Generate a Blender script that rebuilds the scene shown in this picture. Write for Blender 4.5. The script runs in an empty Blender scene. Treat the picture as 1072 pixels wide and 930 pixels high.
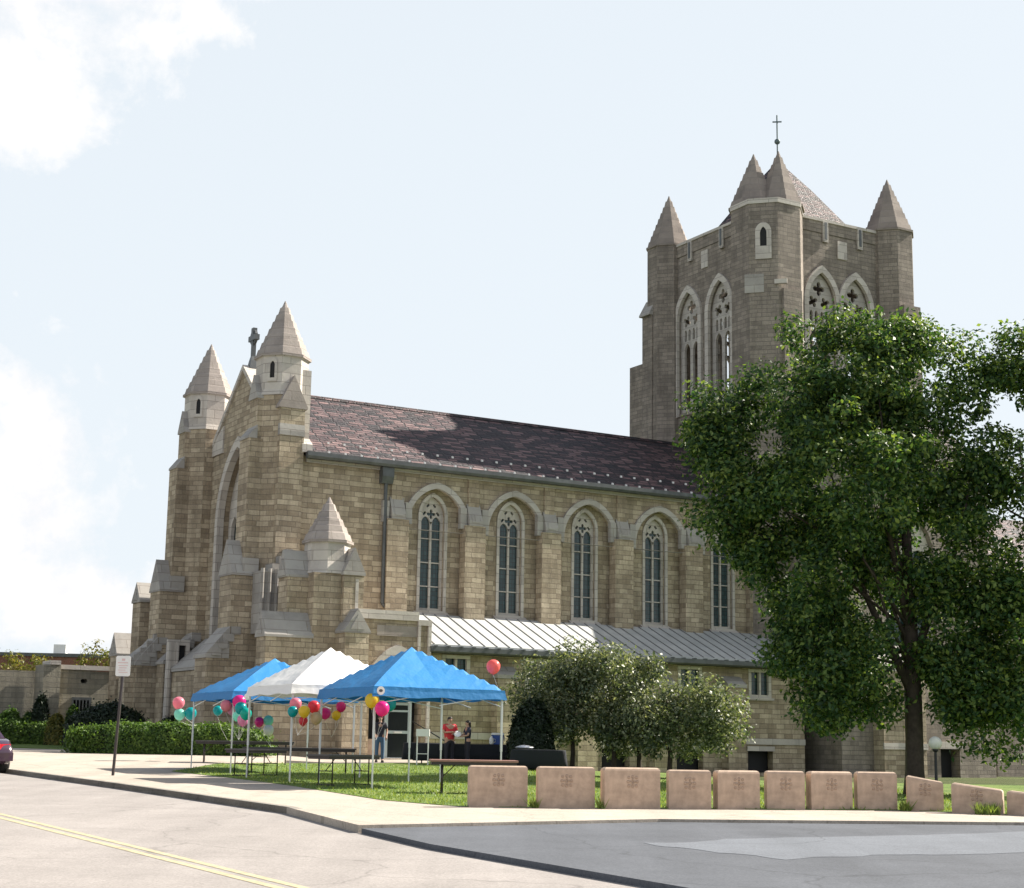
import bpy, bmesh, math, random
import numpy as np
from mathutils import Vector, Matrix
random.seed(7); rng = np.random.default_rng(11)
R = math.radians
sc = bpy.context.scene
COL = sc.collection

# ------------------------------------------------------------------ camera
F_PX, PCX, PCY, EYE = 1700.0, 536.0, 465.0, 1.6
ROLL = 0.0163
th = math.atan((780 - PCY) * math.cos(ROLL) / F_PX)
Fw = Vector((0, math.cos(th), math.sin(th))); R0 = Vector((1, 0, 0)); U0 = R0.cross(Fw)
Rt = math.cos(ROLL) * R0 + math.sin(ROLL) * U0
Up = -math.sin(ROLL) * R0 + math.cos(ROLL) * U0
CAM = Vector((0, 0, EYE))
cd = bpy.data.cameras.new('camera'); cam = bpy.data.objects.new('camera', cd); COL.objects.link(cam)
cd.sensor_width = 36; cd.sensor_fit = 'HORIZONTAL'; cd.lens = F_PX / 1072 * 36
cd.clip_start = 0.1; cd.clip_end = 3000
cam.matrix_world = Matrix(((Rt.x, Up.x, -Fw.x, 0), (Rt.y, Up.y, -Fw.y, 0), (Rt.z, Up.z, -Fw.z, EYE), (0, 0, 0, 1)))
sc.camera = cam

def ray(px, py):
    return Fw * F_PX + Rt * (px - PCX) - Up * (py - PCY)
def gz(y): return 0.014 * min(y, 75.0)
def smooth(t): t = max(0., min(1., t)); return t * t * (3 - 2 * t)
def gz2(x, y):                          # the site: falls away on the right, lifts slightly at the far left
    z = gz(y)
    if y > 32.6: z -= (z - .46 - .002 * (y - 32.6) + .22 * smooth((x - 6) / 4)) * smooth((x + .6) / 4.2) * smooth((y - 32.6) / 5)
    return z + .2 * smooth((y - 47) / 12) * smooth((-6.5 - x) / 3.5)
def ground(px, py):
    d = ray(px, py); t = -EYE / (d.z - 0.014 * d.y); return CAM + d * t
def at(px, py, Y):                     # the point on that sight line at depth Y
    d = ray(px, py); return CAM + d * (Y / d.y)
# church frame: X along the nave (away to the right), Y across it, origin at the nave's near corner
CO = Vector((-9.0207, 69.331, 0)); CA = R(30)
EX = Vector((math.cos(CA), math.sin(CA), 0)); EY = Vector((-math.sin(CA), math.cos(CA), 0))
def onY(px, py, Y):
    d = ray(px, py); t = (CO + EY * Y - CAM).dot(EY) / d.dot(EY); p = CAM + d * t - CO
    return p.dot(EX), p.z
def l2w(X, Y, Z): return CO + EX * X + EY * Y + Vector((0, 0, Z))

# ------------------------------------------------------------------ materials
def newmat(name):
    m = bpy.data.materials.new(name); m.use_nodes = True
    nt = m.node_tree; b = nt.nodes['Principled BSDF']
    return m, nt, b
def N(nt, t, **kw):
    n = nt.nodes.new(t)
    for k, v in kw.items():
        if k.startswith('i_'): n.inputs[int(k[2:])].default_value = v
        else: setattr(n, k, v)
    return n
def ramp(nt, fac, stops):
    n = nt.nodes.new('ShaderNodeValToRGB'); cr = n.color_ramp
    while len(cr.elements) < len(stops): cr.elements.new(0.5)
    for e, (p, c) in zip(cr.elements, stops): e.position = p; e.color = (*c, 1) if len(c) == 3 else c
    nt.links.new(fac, n.inputs[0]); return n.outputs[0]
def mixc(nt, a, b, fac, mode='MIX'):
    n = nt.nodes.new('ShaderNodeMix'); n.data_type = 'RGBA'; n.blend_type = mode
    for s, v in ((n.inputs['Factor'], fac), (n.inputs['A'], a), (n.inputs['B'], b)):
        pass
    fs = [s for s in n.inputs if s.name == 'Factor' and s.type == 'VALUE'][0]
    A = [s for s in n.inputs if s.name == 'A' and s.type == 'RGBA'][0]
    B = [s for s in n.inputs if s.name == 'B' and s.type == 'RGBA'][0]
    for s, v in ((fs, fac), (A, a), (B, b)):
        if hasattr(v, 'is_linked'): nt.links.new(v, s)
        elif isinstance(v, (int, float)): s.default_value = v
        else: s.default_value = (*v, 1)
    return [o for o in n.outputs if o.type == 'RGBA'][0]
def noise(nt, vec, scale, detail=4, rough=.55, dist=0):
    n = N(nt, 'ShaderNodeTexNoise'); n.inputs['Scale'].default_value = scale
    n.inputs['Detail'].default_value = detail; n.inputs['Roughness'].default_value = rough
    n.inputs['Distortion'].default_value = dist
    if vec is not None: nt.links.new(vec, n.inputs['Vector'])
    return n.outputs['Fac']
def mathn(nt, op, a, b=None, c=None):
    n = nt.nodes.new('ShaderNodeMath'); n.operation = op
    for i, v in enumerate((a, b, c)):
        if v is None: continue
        if hasattr(v, 'is_linked'): nt.links.new(v, n.inputs[i])
        else: n.inputs[i].default_value = v
    return n.outputs[0]
def bump(nt, bsdf, h, strength=.5, dist=.05):
    n = nt.nodes.new('ShaderNodeBump'); n.inputs['Strength'].default_value = strength; n.inputs['Distance'].default_value = dist
    nt.links.new(h, n.inputs['Height']); nt.links.new(n.outputs[0], bsdf.inputs['Normal'])
def wallvec(nt, su=1., sv=1.):
    tc = N(nt, 'ShaderNodeTexCoord')
    p = N(nt, 'ShaderNodeSeparateXYZ'); nt.links.new(tc.outputs['Object'], p.inputs[0])
    nn = N(nt, 'ShaderNodeSeparateXYZ'); nt.links.new(tc.outputs['Normal'], nn.inputs[0])
    u = mathn(nt, 'SUBTRACT', mathn(nt, 'MULTIPLY', p.outputs[1], nn.outputs[0]), mathn(nt, 'MULTIPLY', p.outputs[0], nn.outputs[1]))
    c = N(nt, 'ShaderNodeCombineXYZ')
    nt.links.new(mathn(nt, 'MULTIPLY', u, su), c.inputs[0]); nt.links.new(mathn(nt, 'MULTIPLY', p.outputs[2], sv), c.inputs[1])
    return c.outputs[0], tc.outputs['Object']
def simple(name, col, rough=.7, metal=0., var=0., scale=8., spec=None, sub=None):
    m, nt, b = newmat(name)
    b.inputs['Roughness'].default_value = rough; b.inputs['Metallic'].default_value = metal
    if spec is not None: b.inputs['Specular IOR Level'].default_value = spec
    if var:
        tc = N(nt, 'ShaderNodeTexCoord'); f = noise(nt, tc.outputs['Object'], scale, 5, .6)
        lo = tuple(c * (1 - var) for c in col); hi = tuple(min(1, c * (1 + var)) for c in col)
        nt.links.new(ramp(nt, f, [(.3, lo), (.7, hi)]), b.inputs['Base Color'])
        bump(nt, b, f, .2, .01)
    else: b.inputs['Base Color'].default_value = (*col, 1)
    return m
def stone_mat(name, c1, c2, mortar, bw=.62, rh=.27, warp=.02):
    m, nt, b = newmat(name); v, P = wallvec(nt)
    wn = N(nt, 'ShaderNodeTexNoise'); wn.inputs['Scale'].default_value = 1.3; nt.links.new(P, wn.inputs['Vector'])
    vm = N(nt, 'ShaderNodeVectorMath', operation='MULTIPLY_ADD')
    nt.links.new(wn.outputs['Color'], vm.inputs[0]); vm.inputs[1].default_value = (warp * 4, warp, 0); nt.links.new(v, vm.inputs[2])
    def brick(w, h, seed):
        k = N(nt, 'ShaderNodeTexBrick', offset=.43, offset_frequency=2, squash=1.5, squash_frequency=3)
        nt.links.new(vm.outputs[0], k.inputs['Vector'])
        k.inputs['Color1'].default_value = (0, 0, 0, 1); k.inputs['Color2'].default_value = (1, 1, 1, 1); k.inputs['Mortar'].default_value = (.5, .5, .5, 1)
        k.inputs['Scale'].default_value = 1; k.inputs['Brick Width'].default_value = w; k.inputs['Row Height'].default_value = h
        k.inputs['Mortar Size'].default_value = .012; k.inputs['Mortar Smooth'].default_value = .3; k.inputs['Bias'].default_value = 0
        return k
    a = brick(bw, rh, 0)
    f = mathn(nt, 'ADD', mathn(nt, 'MULTIPLY', a.outputs['Color'], .6), mathn(nt, 'ADD', mathn(nt, 'MULTIPLY', noise(nt, P, 2.2, 4, .7), .55), .0))
    mid = tuple((x + y) / 2 for x, y in zip(c1, c2))
    col = ramp(nt, f, [(.1, c2), (.55, mid), (.95, c1)])
    st = noise(nt, P, .35, 5, .65)                       # weathering stains
    col = mixc(nt, col, ramp(nt, st, [(.3, (.62, .6, .58)), (.62, (1.08, 1.05, 1))]), .75, 'MULTIPLY')
    mp = N(nt, 'ShaderNodeMapping'); mp.inputs['Scale'].default_value = (1.7, .16, 1); nt.links.new(v, mp.inputs['Vector'])
    streak = noise(nt, mp.outputs[0], 1.6, 5, .7)          # rain streaks
    col = mixc(nt, col, ramp(nt, streak, [(.34, (.66, .65, .63)), (.56, (1.04, 1.03, 1.02))]), .7, 'MULTIPLY')
    fine = noise(nt, P, 14, 4, .7)
    col = mixc(nt, col, ramp(nt, fine, [(.3, (.82, .82, .82)), (.7, (1.12, 1.12, 1.12))]), .8, 'MULTIPLY')
    col = mixc(nt, col, mortar, mathn(nt, 'MULTIPLY', a.outputs['Fac'], .85))
    nt.links.new(col, b.inputs['Base Color']); b.inputs['Roughness'].default_value = .9
    b.inputs['Specular IOR Level'].default_value = .2
    h = mathn(nt, 'ADD', mathn(nt, 'MULTIPLY', a.outputs['Fac'], -1.), mathn(nt, 'MULTIPLY', fine, .8))
    bump(nt, b, mathn(nt, 'ADD', h, mathn(nt, 'MULTIPLY', a.outputs['Color'], .6)), .7, .04)
    return m
M = {}
M['stone'] = stone_mat('buff_ashlar', (.6, .52, .405), (.265, .215, .158), (.2, .165, .13), .5, .23)
M['stone_tower'] = stone_mat('grey_buff_ashlar', (.36, .32, .285), (.21, .186, .168), (.17, .152, .138), .5, .22)
M['stone_wall'] = stone_mat('grey_ashlar', (.36, .34, .28), (.25, .235, .2), (.2, .19, .17), .7, .25)
M['brick'] = stone_mat('red_brick', (.3, .1, .07), (.2, .07, .05), (.3, .25, .2), .22, .075, .0)
def trim_mat(nm='limestone', t0=(.33, .3, .28), t1=(.5, .46, .42), t2=(.6, .56, .51)):
    m, nt, b = newmat(nm); v, P = wallvec(nt)
    k = N(nt, 'ShaderNodeTexBrick', offset=.5, squash=1); nt.links.new(v, k.inputs['Vector'])
    k.inputs['Scale'].default_value = 1; k.inputs['Brick Width'].default_value = 1.6; k.inputs['Row Height'].default_value = .42
    k.inputs['Mortar Size'].default_value = .014; k.inputs['Color1'].default_value = (0, 0, 0, 1); k.inputs['Color2'].default_value = (1, 1, 1, 1)
    f = mathn(nt, 'ADD', mathn(nt, 'MULTIPLY', k.outputs['Color'], .3), mathn(nt, 'MULTIPLY', noise(nt, P, 1.1, 6, .7), .8))
    col = ramp(nt, f, [(.2, t0), (.5, t1), (.8, t2)])
    col = mixc(nt, col, (.24, .21, .19), mathn(nt, 'MULTIPLY', k.outputs['Fac'], .7))
    nt.links.new(col, b.inputs['Base Color']); b.inputs['Roughness'].default_value = .85; b.inputs['Specular IOR Level'].default_value = .25
    bump(nt, b, mathn(nt, 'SUBTRACT', noise(nt, P, 9, 5, .7), k.outputs['Fac']), .4, .03)
    return m
M['trim'] = trim_mat()
M['trim_mid'] = trim_mat('grey_limestone', (.29, .27, .25), (.43, .4, .37), (.51, .48, .44))
M['spire'] = trim_mat('spire_limestone', (.2, .175, .16), (.33, .29, .265), (.42, .37, .34))
M['trim_dark'] = trim_mat('weathered_limestone', (.2, .19, .18), (.34, .32, .3), (.42, .4, .37))
def tile_mat():
    m, nt, b = newmat('clay_tile'); v, P = wallvec(nt, 1, 1.55)
    k = N(nt, 'ShaderNodeTexBrick', offset=.5, squash=1.4, squash_frequency=2); nt.links.new(v, k.inputs['Vector'])
    k.inputs['Scale'].default_value = 1; k.inputs['Brick Width'].default_value = .3; k.inputs['Row Height'].default_value = .21
    k.inputs['Mortar Size'].default_value = .03; k.inputs['Mortar Smooth'].default_value = .6
    k.inputs['Color1'].default_value = (0, 0, 0, 1); k.inputs['Color2'].default_value = (1, 1, 1, 1)
    mp = N(nt, 'ShaderNodeMapping'); mp.inputs['Scale'].default_value = (1.5, 5.5, 1); nt.links.new(v, mp.inputs['Vector'])
    st = noise(nt, mp.outputs[0], 1.5, 4, .65, .6)
    f = mathn(nt, 'ADD', mathn(nt, 'MULTIPLY', k.outputs['Color'], .4), mathn(nt, 'MULTIPLY', st, .76))
    col = ramp(nt, f, [(.44, (.014, .012, .017)), (.56, (.045, .026, .031)), (.63, (.105, .056, .06)), (.88, (.26, .16, .155))])
    col = mixc(nt, col, (.03, .022, .026), mathn(nt, 'MULTIPLY', k.outputs['Fac'], .8))
    nt.links.new(col, b.inputs['Base Color']); b.inputs['Roughness'].default_value = .6
    bump(nt, b, mathn(nt, 'ADD', mathn(nt, 'MULTIPLY', k.outputs['Fac'], -1.2), mathn(nt, 'MULTIPLY', st, 1.6)), 1., .12)
    return m
M['tile'] = tile_mat()
M['tspire'] = trim_mat('tower_spire_stone', (.15, .13, .12), (.25, .215, .19), (.33, .285, .25))
M['lead'] = simple('grey_metal', (.09, .097, .102), .5, .2, .25, 3)
def seam_mat():
    m, nt, b = newmat('zinc_roof'); tc = N(nt, 'ShaderNodeTexCoord')
    f = noise(nt, tc.outputs['Object'], .9, 6, .65)
    nt.links.new(ramp(nt, f, [(.3, (.38, .4, .4)), (.7, (.55, .56, .55))]), b.inputs['Base Color'])
    b.inputs['Roughness'].default_value = .55; b.inputs['Metallic'].default_value = .1
    return m
M['zinc'] = seam_mat()
M['seam'] = simple('zinc_seam', (.2, .2, .2), .6)
def glass_mat(name, c1, c2):
    m, nt, b = newmat(name); v, P = wallvec(nt)
    k = N(nt, 'ShaderNodeTexBrick', offset=0, squash=1); nt.links.new(v, k.inputs['Vector'])
    k.inputs['Scale'].default_value = 1; k.inputs['Brick Width'].default_value = .16; k.inputs['Row Height'].default_value = .2
    k.inputs['Mortar Size'].default_value = .012; k.inputs['Color1'].default_value = (*c1, 1); k.inputs['Color2'].default_value = (*c2, 1)
    k.inputs['Mortar'].default_value = (.02, .02, .02, 1)
    nt.links.new(k.outputs['Color'], b.inputs['Base Color']); b.inputs['Roughness'].default_value = .22
    b.inputs['Specular IOR Level'].default_value = .5
    bump(nt, b, noise(nt, P, 4, 3), .25, .05)
    return m
M['glass'] = glass_mat('leaded_glass', (.02, .045, .05), (.035, .07, .075))
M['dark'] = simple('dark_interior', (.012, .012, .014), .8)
M['doorglass'] = simple('door_glass', (.015, .018, .025), .12)
M['alu'] = simple('pale_aluminium', (.5, .56, .6), .4, .5)
M['iron'] = simple('dark_iron', (.03, .03, .035), .5, .4)
M['white'] = simple('white_paint', (.78, .77, .75), .5, 0, .05, 5)
M['greenbronze'] = simple('weathered_bronze', (.12, .16, .17), .6, .5)
def concrete_mat(name, c, joints=1.5, amt=.5, dark=.75, wear=.8):
    m, nt, b = newmat(name); tc = N(nt, 'ShaderNodeTexCoord'); P = tc.outputs['Object']
    f = noise(nt, P, .5, 8, .7); g = noise(nt, P, 30, 3, .7)
    lo = tuple(x * dark for x in c)
    col = ramp(nt, f, [(.3, lo), (.65, c)])
    col = mixc(nt, col, ramp(nt, g, [(.3, (.85, .85, .85)), (.7, (1.1, 1.1, 1.1))]), .7, 'MULTIPLY')
    if joints:
        mp = N(nt, 'ShaderNodeMapping'); mp.inputs['Rotation'].default_value = (0, 0, -CA); nt.links.new(P, mp.inputs['Vector'])
        k = N(nt, 'ShaderNodeTexBrick', offset=0, squash=1); nt.links.new(mp.outputs[0], k.inputs['Vector'])
        k.inputs['Scale'].default_value = 1; k.inputs['Brick Width'].default_value = joints; k.inputs['Row Height'].default_value = joints
        k.inputs['Mortar Size'].default_value = .018
        col = mixc(nt, col, tuple(x * .45 for x in c), mathn(nt, 'MULTIPLY', k.outputs['Fac'], amt))
    mw = N(nt, 'ShaderNodeMapping'); mw.inputs['Rotation'].default_value = (0, 0, -CA); mw.inputs['Scale'].default_value = (.8, .035, 1); nt.links.new(P, mw.inputs['Vector'])
    col = mixc(nt, col, ramp(nt, noise(nt, mw.outputs[0], 1.1, 4, .6), [(.32, (.86, .86, .86)), (.66, (1.07, 1.07, 1.07))]), wear, 'MULTIPLY')   # tyre wear along the lanes
    sp_ = noise(nt, P, 1.7, 6, .75, .8); col = mixc(nt, col, ramp(nt, sp_, [(.24, (.6, .59, .58)), (.36, (1, 1, 1))]), wear, 'MULTIPLY')       # oil spots and damp marks
    ag = N(nt, 'ShaderNodeTexVoronoi'); ag.inputs['Scale'].default_value = 45; nt.links.new(P, ag.inputs['Vector'])
    col = mixc(nt, col, ramp(nt, ag.outputs['Color'], [(.1, (.8, .8, .8)), (.9, (1.16, 1.16, 1.16))]), .8, 'MULTIPLY')                         # aggregate
    vo = N(nt, 'ShaderNodeTexVoronoi', feature='DISTANCE_TO_EDGE'); vo.inputs['Scale'].default_value = .22
    wn = N(nt, 'ShaderNodeTexNoise'); wn.inputs['Scale'].default_value = .8; wn.inputs['Detail'].default_value = 5
    vm = N(nt, 'ShaderNodeVectorMath', operation='ADD'); nt.links.new(P, wn.inputs['Vector']); nt.links.new(wn.outputs['Color'], vm.inputs[0]); nt.links.new(P, vm.inputs[1])
    nt.links.new(vm.outputs[0], vo.inputs['Vector'])
    ck = ramp(nt, vo.outputs['Distance'], [(.0, (1, 1, 1)), (.006, (0, 0, 0))])
    col = mixc(nt, col, tuple(x * .4 for x in c), mathn(nt, 'MULTIPLY', ck, .5))
    nt.links.new(col, b.inputs['Base Color']); b.inputs['Roughness'].default_value = .9; b.inputs['Specular IOR Level'].default_value = .2
    bump(nt, b, g, .3, .01)
    return m
M['walk'] = concrete_mat('pavement_concrete', (.46, .405, .345), 1.6, .45, .82)
M['road'] = concrete_mat('road_concrete', (.33, .305, .29), 0, 0, .8)
M['asphalt'] = concrete_mat('asphalt', (.115, .124, .142), 0, 0, .75)
M['asphalt2'] = concrete_mat('asphalt_patch', (.165, .18, .205), 0, 0, .85)
M['kerb'] = concrete_mat('kerb_concrete', (.3, .28, .25), 3, .6, .7)
M['yellow'] = simple('worn_road_yellow', (.41, .36, .23), .85, 0, .25, 7)
def grass_mat(name, a, b_, c):
    m, nt, b = newmat(name); tc = N(nt, 'ShaderNodeTexCoord'); P = tc.outputs['Object']
    f = mathn(nt, 'ADD', mathn(nt, 'MULTIPLY', noise(nt, P, .6, 5, .6), .6), mathn(nt, 'MULTIPLY', noise(nt, P, 9, 4, .7), .4))
    nt.links.new(ramp(nt, f, [(.35, a), (.5, b_), (.64, c)]), b.inputs['Base Color'])
    b.inputs['Roughness'].default_value = .9; b.inputs['Specular IOR Level'].default_value = .15
    bump(nt, b, noise(nt, P, 25, 4, .8), .8, .05)
    return m
M['grass'] = grass_mat('turf', (.08, .13, .035), (.14, .21, .055), (.24, .27, .09))
M['earth'] = grass_mat('ground_cover', (.04, .06, .02), (.07, .09, .03), (.1, .1, .05))
def leaf_mat(name, dark, mid, light, trans=.35, rough=.5, spec=.35):
    m, nt, b = newmat(name)
    g = N(nt, 'ShaderNodeNewGeometry')
    col = ramp(nt, g.outputs['Random Per Island'], [(.0, dark), (.5, mid), (1., light)])
    tc = N(nt, 'ShaderNodeTexCoord')
    col = mixc(nt, col, ramp(nt, noise(nt, tc.outputs['Object'], .8, 3), [(.3, (.7, .8, .75)), (.7, (1.2, 1.1, .9))]), .8, 'MULTIPLY')
    nt.links.new(col, b.inputs['Base Color']); b.inputs['Roughness'].default_value = rough; b.inputs['Specular IOR Level'].default_value = spec
    t = N(nt, 'ShaderNodeBsdfTranslucent'); nt.links.new(mixc(nt, col, (1.3, 1.35, .6), 1., 'MULTIPLY'), t.inputs[0])
    mx = N(nt, 'ShaderNodeMixShader'); mx.inputs[0].default_value = trans
    nt.links.new(b.outputs[0], mx.inputs[1]); nt.links.new(t.outputs[0], mx.inputs[2])
    nt.links.new(mx.outputs[0], nt.nodes['Material Output'].inputs[0])
    return m
M['leaf'] = leaf_mat('broad_leaf', (.018, .05, .022), (.058, .125, .04), (.24, .31, .085), .36)
M['leaf2'] = leaf_mat('olive_leaf', (.06, .09, .06), (.12, .15, .1), (.33, .345, .25), .35, .45, .5)
M['hedgeleaf'] = leaf_mat('hedge_leaf', (.04, .08, .02), (.08, .15, .032), (.16, .25, .055), .35)
M['yew'] = leaf_mat('yew_leaf', (.012, .022, .014), (.02, .034, .02), (.03, .048, .026), .15)
M['yellowleaf'] = leaf_mat('yellow_green_leaf', (.08, .1, .025), (.15, .15, .04), (.24, .2, .06), .35)
M['bark'] = simple('bark', (.05, .038, .03), .95, 0, .35, 6)
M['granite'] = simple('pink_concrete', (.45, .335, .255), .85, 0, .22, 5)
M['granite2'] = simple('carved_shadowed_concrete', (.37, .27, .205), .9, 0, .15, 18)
def cloth(name, col, rough=.4, trans=.25, sheen=0, spec=.5):
    m, nt, b = newmat(name); b.inputs['Specular IOR Level'].default_value = spec; b.inputs['Sheen Weight'].default_value = sheen; b.inputs['Sheen Roughness'].default_value = .4; b.inputs['Base Color'].default_value = (*col, 1); b.inputs['Roughness'].default_value = rough
    t = N(nt, 'ShaderNodeBsdfTranslucent'); t.inputs[0].default_value = (*col, 1)
    mx = N(nt, 'ShaderNodeMixShader'); mx.inputs[0].default_value = trans
    nt.links.new(b.outputs[0], mx.inputs[1]); nt.links.new(t.outputs[0], mx.inputs[2])
    nt.links.new(mx.outputs[0], nt.nodes['Material Output'].inputs[0])
    tc = N(nt, 'ShaderNodeTexCoord'); bump(nt, b, noise(nt, tc.outputs['Object'], 3.5, 3), .35, .06)
    return m
M['blue_canopy'] = cloth('blue_polyester', (.018, .215, .53), .6, .2, 0, .45)
M['white_canopy'] = cloth('white_polyester', (.85, .84, .83), .5, .15)
M['leg'] = simple('white_enamel_steel', (.65, .65, .66), .4, .2)
M['tabletop'] = simple('brown_laminate', (.32, .17, .14), .5, 0, .08, 9)
M['tabledark'] = simple('dark_laminate', (.06, .05, .05), .4, 0, .1, 9)
M['steel'] = simple('brown_steel', (.06, .05, .05), .45, .5)
M['blackcloth'] = simple('black_cloth', (.012, .014, .02), .9)
M['skin'] = simple('skin', (.45, .26, .19), .6)
M['hair'] = simple('dark_hair', (.015, .011, .01), .6)
def plain(nm, c, r=.8): M[nm] = simple(nm, c, r); return M[nm]
plain('red_cotton', (.6, .035, .05)); plain('black_cotton', (.02, .018, .03)); plain('navy_cotton', (.02, .022, .05)); plain('denim', (.06, .12, .2)); plain('shoe', (.03, .025, .025))
BALLOON = {'pink': (.8, .28, .36), 'mint': (.3, .72, .62), 'teal': (.0, .36, .38), 'green teal': (.0, .42, .34), 'magenta': (.75, .03, .3), 'white': (.8, .78, .75),
           'yellow': (.85, .62, .05), 'red': (.7, .06, .09), 'tan': (.65, .5, .3), 'lilac': (.68, .3, .48), 'coral': (.85, .2, .18)}
def balloon_mat(nm, c):
    m, nt, b = newmat(nm + '_latex'); b.inputs['Base Color'].default_value = (*c, 1); b.inputs['Roughness'].default_value = .25
    t = N(nt, 'ShaderNodeBsdfTranslucent'); t.inputs[0].default_value = (*c, 1)
    mx = N(nt, 'ShaderNodeMixShader'); mx.inputs[0].default_value = .4
    nt.links.new(b.outputs[0], mx.inputs[1]); nt.links.new(t.outputs[0], mx.inputs[2]); nt.links.new(mx.outputs[0], nt.nodes['Material Output'].inputs[0])
    return m
for k_, c_ in BALLOON.items(): M['b_' + k_] = balloon_mat(k_.replace(' ', '_'), c_)

# ------------------------------------------------------------------ mesh builders
class MB:
    def __init__(s): s.v = []; s.f = []
    def add(s, vs, fs):
        o = len(s.v); s.v += [tuple(v) for v in vs]; s.f += [tuple(i + o for i in f) for f in fs]; return s
    def box(s, x0, x1, y0, y1, z0, z1):
        v = [(x, y, z) for z in (z0, z1) for y in (y0, y1) for x in (x0, x1)]
        return s.add(v, [(0, 2, 3, 1), (4, 5, 7, 6), (0, 1, 5, 4), (2, 6, 7, 3), (0, 4, 6, 2), (1, 3, 7, 5)])
    def wedge(s, pts_xz, y0, y1):               # polygon in (x, z) swept along y
        n = len(pts_xz); v = [(x, y0, z) for x, z in pts_xz] + [(x, y1, z) for x, z in pts_xz]
        return s.add(v, [tuple(range(n)), tuple(range(2 * n - 1, n - 1, -1))] + [(i, i + n, (i + 1) % n + n, (i + 1) % n) for i in range(n)])
    def wedge_y(s, pts_yz, x0, x1):             # polygon in (y, z) swept along x
        n = len(pts_yz); v = [(x0, y, z) for y, z in pts_yz] + [(x1, y, z) for y, z in pts_yz]
        return s.add(v, [tuple(range(n)), tuple(range(2 * n - 1, n - 1, -1))] + [(i, i + n, (i + 1) % n + n, (i + 1) % n) for i in range(n)])
    def rings(s, rings, cap0=True, cap1=True):
        n = len(rings[0]); vs = [p for r in rings for p in r]; fs = []
        for k in range(len(rings) - 1):
            for i in range(n): fs.append((k * n + i, k * n + (i + 1) % n, (k + 1) * n + (i + 1) % n, (k + 1) * n + i))
        if cap0: fs.append(tuple(range(n - 1, -1, -1)))
        if cap1: fs.append(tuple((len(rings) - 1) * n + i for i in range(n)))
        return s.add(vs, fs)
    def poly_prism(s, cx, cy, prof, n=8, rot=None):  # prof: [(circumradius, z)]
        if rot is None: rot = math.pi / n
        return s.rings([[(cx + r * math.cos(rot + 2 * math.pi * i / n), cy + r * math.sin(rot + 2 * math.pi * i / n), z) for i in range(n)] for r, z in prof])
    def tube(s, pts, r, n=8, r1=None):
        pts = [Vector(p) for p in pts]; rs = []
        for i, p in enumerate(pts):
            d = (pts[min(i + 1, len(pts) - 1)] - pts[max(i - 1, 0)]).normalized()
            a = d.cross(Vector((0, 0, 1))); a = a.normalized() if a.length > 1e-3 else Vector((1, 0, 0)); b = d.cross(a)
            rr = r if r1 is None else r + (r1 - r) * i / (len(pts) - 1)
            rs.append([tuple(p + (a * math.cos(2 * math.pi * k / n) + b * math.sin(2 * math.pi * k / n)) * rr) for k in range(n)])
        return s.rings(rs)
    def bar(s, p, q, w, h=None):
        h = h or w; p = Vector(p); q = Vector(q); d = (q - p).normalized()
        a = d.cross(Vector((0, 0, 1))); a = a.normalized() if a.length > 1e-3 else Vector((1, 0, 0)); b = d.cross(a)
        return s.rings([[tuple(e + a * x * w / 2 + b * y * h / 2) for x, y in ((-1, -1), (1, -1), (1, 1), (-1, 1))] for e in (p, q)])
    def ball(s, c, rx, ry=None, rz=None, nu=16, nv=10):
        ry = ry or rx; rz = rz or rx; rs = []
        for j in range(1, nv):
            t = math.pi * j / nv - math.pi / 2
            rs.append([(c[0] + rx * math.cos(t) * math.cos(2 * math.pi * i / nu), c[1] + ry * math.cos(t) * math.sin(2 * math.pi * i / nu), c[2] + rz * math.sin(t)) for i in range(nu)])
        return s.rings(rs)
    def shape(s, outer, holes, d0, d1, mp):      # plate with holes: mp(u, w, depth) -> xyz
        cu = bpy.data.curves.new('plate', 'CURVE'); cu.dimensions = '2D'; cu.fill_mode = 'BOTH'; cu.extrude = .5
        for lp in [outer] + list(holes):
            sp = cu.splines.new('POLY'); sp.points.add(len(lp) - 1); sp.use_cyclic_u = True
            for p, (u, w) in zip(sp.points, lp): p.co = (u, w, 0, 1)
        o = bpy.data.objects.new('plate', cu); COL.objects.link(o)
        dg = bpy.context.evaluated_depsgraph_get(); me = bpy.data.meshes.new_from_object(o.evaluated_get(dg))
        vs = [mp(v.co.x, v.co.y, d0 + (d1 - d0) * (v.co.z + .5)) for v in me.vertices]
        s.add(vs, [tuple(p.vertices) for p in me.polygons])
        bpy.data.objects.remove(o); bpy.data.curves.remove(cu); bpy.data.meshes.remove(me); return s
    def mesh(s, name, smooth=False, dz=0):
        me = bpy.data.meshes.new(name); me.from_pydata([(x, y, z - dz) for x, y, z in s.v], [], s.f)
        bm = bmesh.new(); bm.from_mesh(me); bmesh.ops.remove_doubles(bm, verts=bm.verts, dist=1e-4)
        bmesh.ops.recalc_face_normals(bm, faces=bm.faces); bm.to_mesh(me); bm.free()
        if smooth:
            for p in me.polygons: p.use_smooth = True
        return me
    def obj(s, name, mat, parent=None, smooth=False, dz=0, loc=None, rz=0):
        me = s.mesh(name, smooth, dz); me.materials.append(M[mat] if isinstance(mat, str) else mat)
        o = bpy.data.objects.new(name, me); COL.objects.link(o)
        if loc is not None: o.location = loc; o.rotation_euler = (0, 0, rz)
        if parent is not None: o.parent = parent
        return o
def empty(name, loc, label, cat, group=None, rz=0):
    o = bpy.data.objects.new(name, None); COL.objects.link(o); o.location = loc; o.rotation_euler = (0, 0, rz)
    o.empty_display_size = .3
    return tag(o, label, cat, group)
def tag(o, label, cat, group=None):
    o['label'] = label; o['category'] = cat
    if group: o['group'] = group
    return o
def struct(o): o['kind'] = 'structure'; return o
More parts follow.
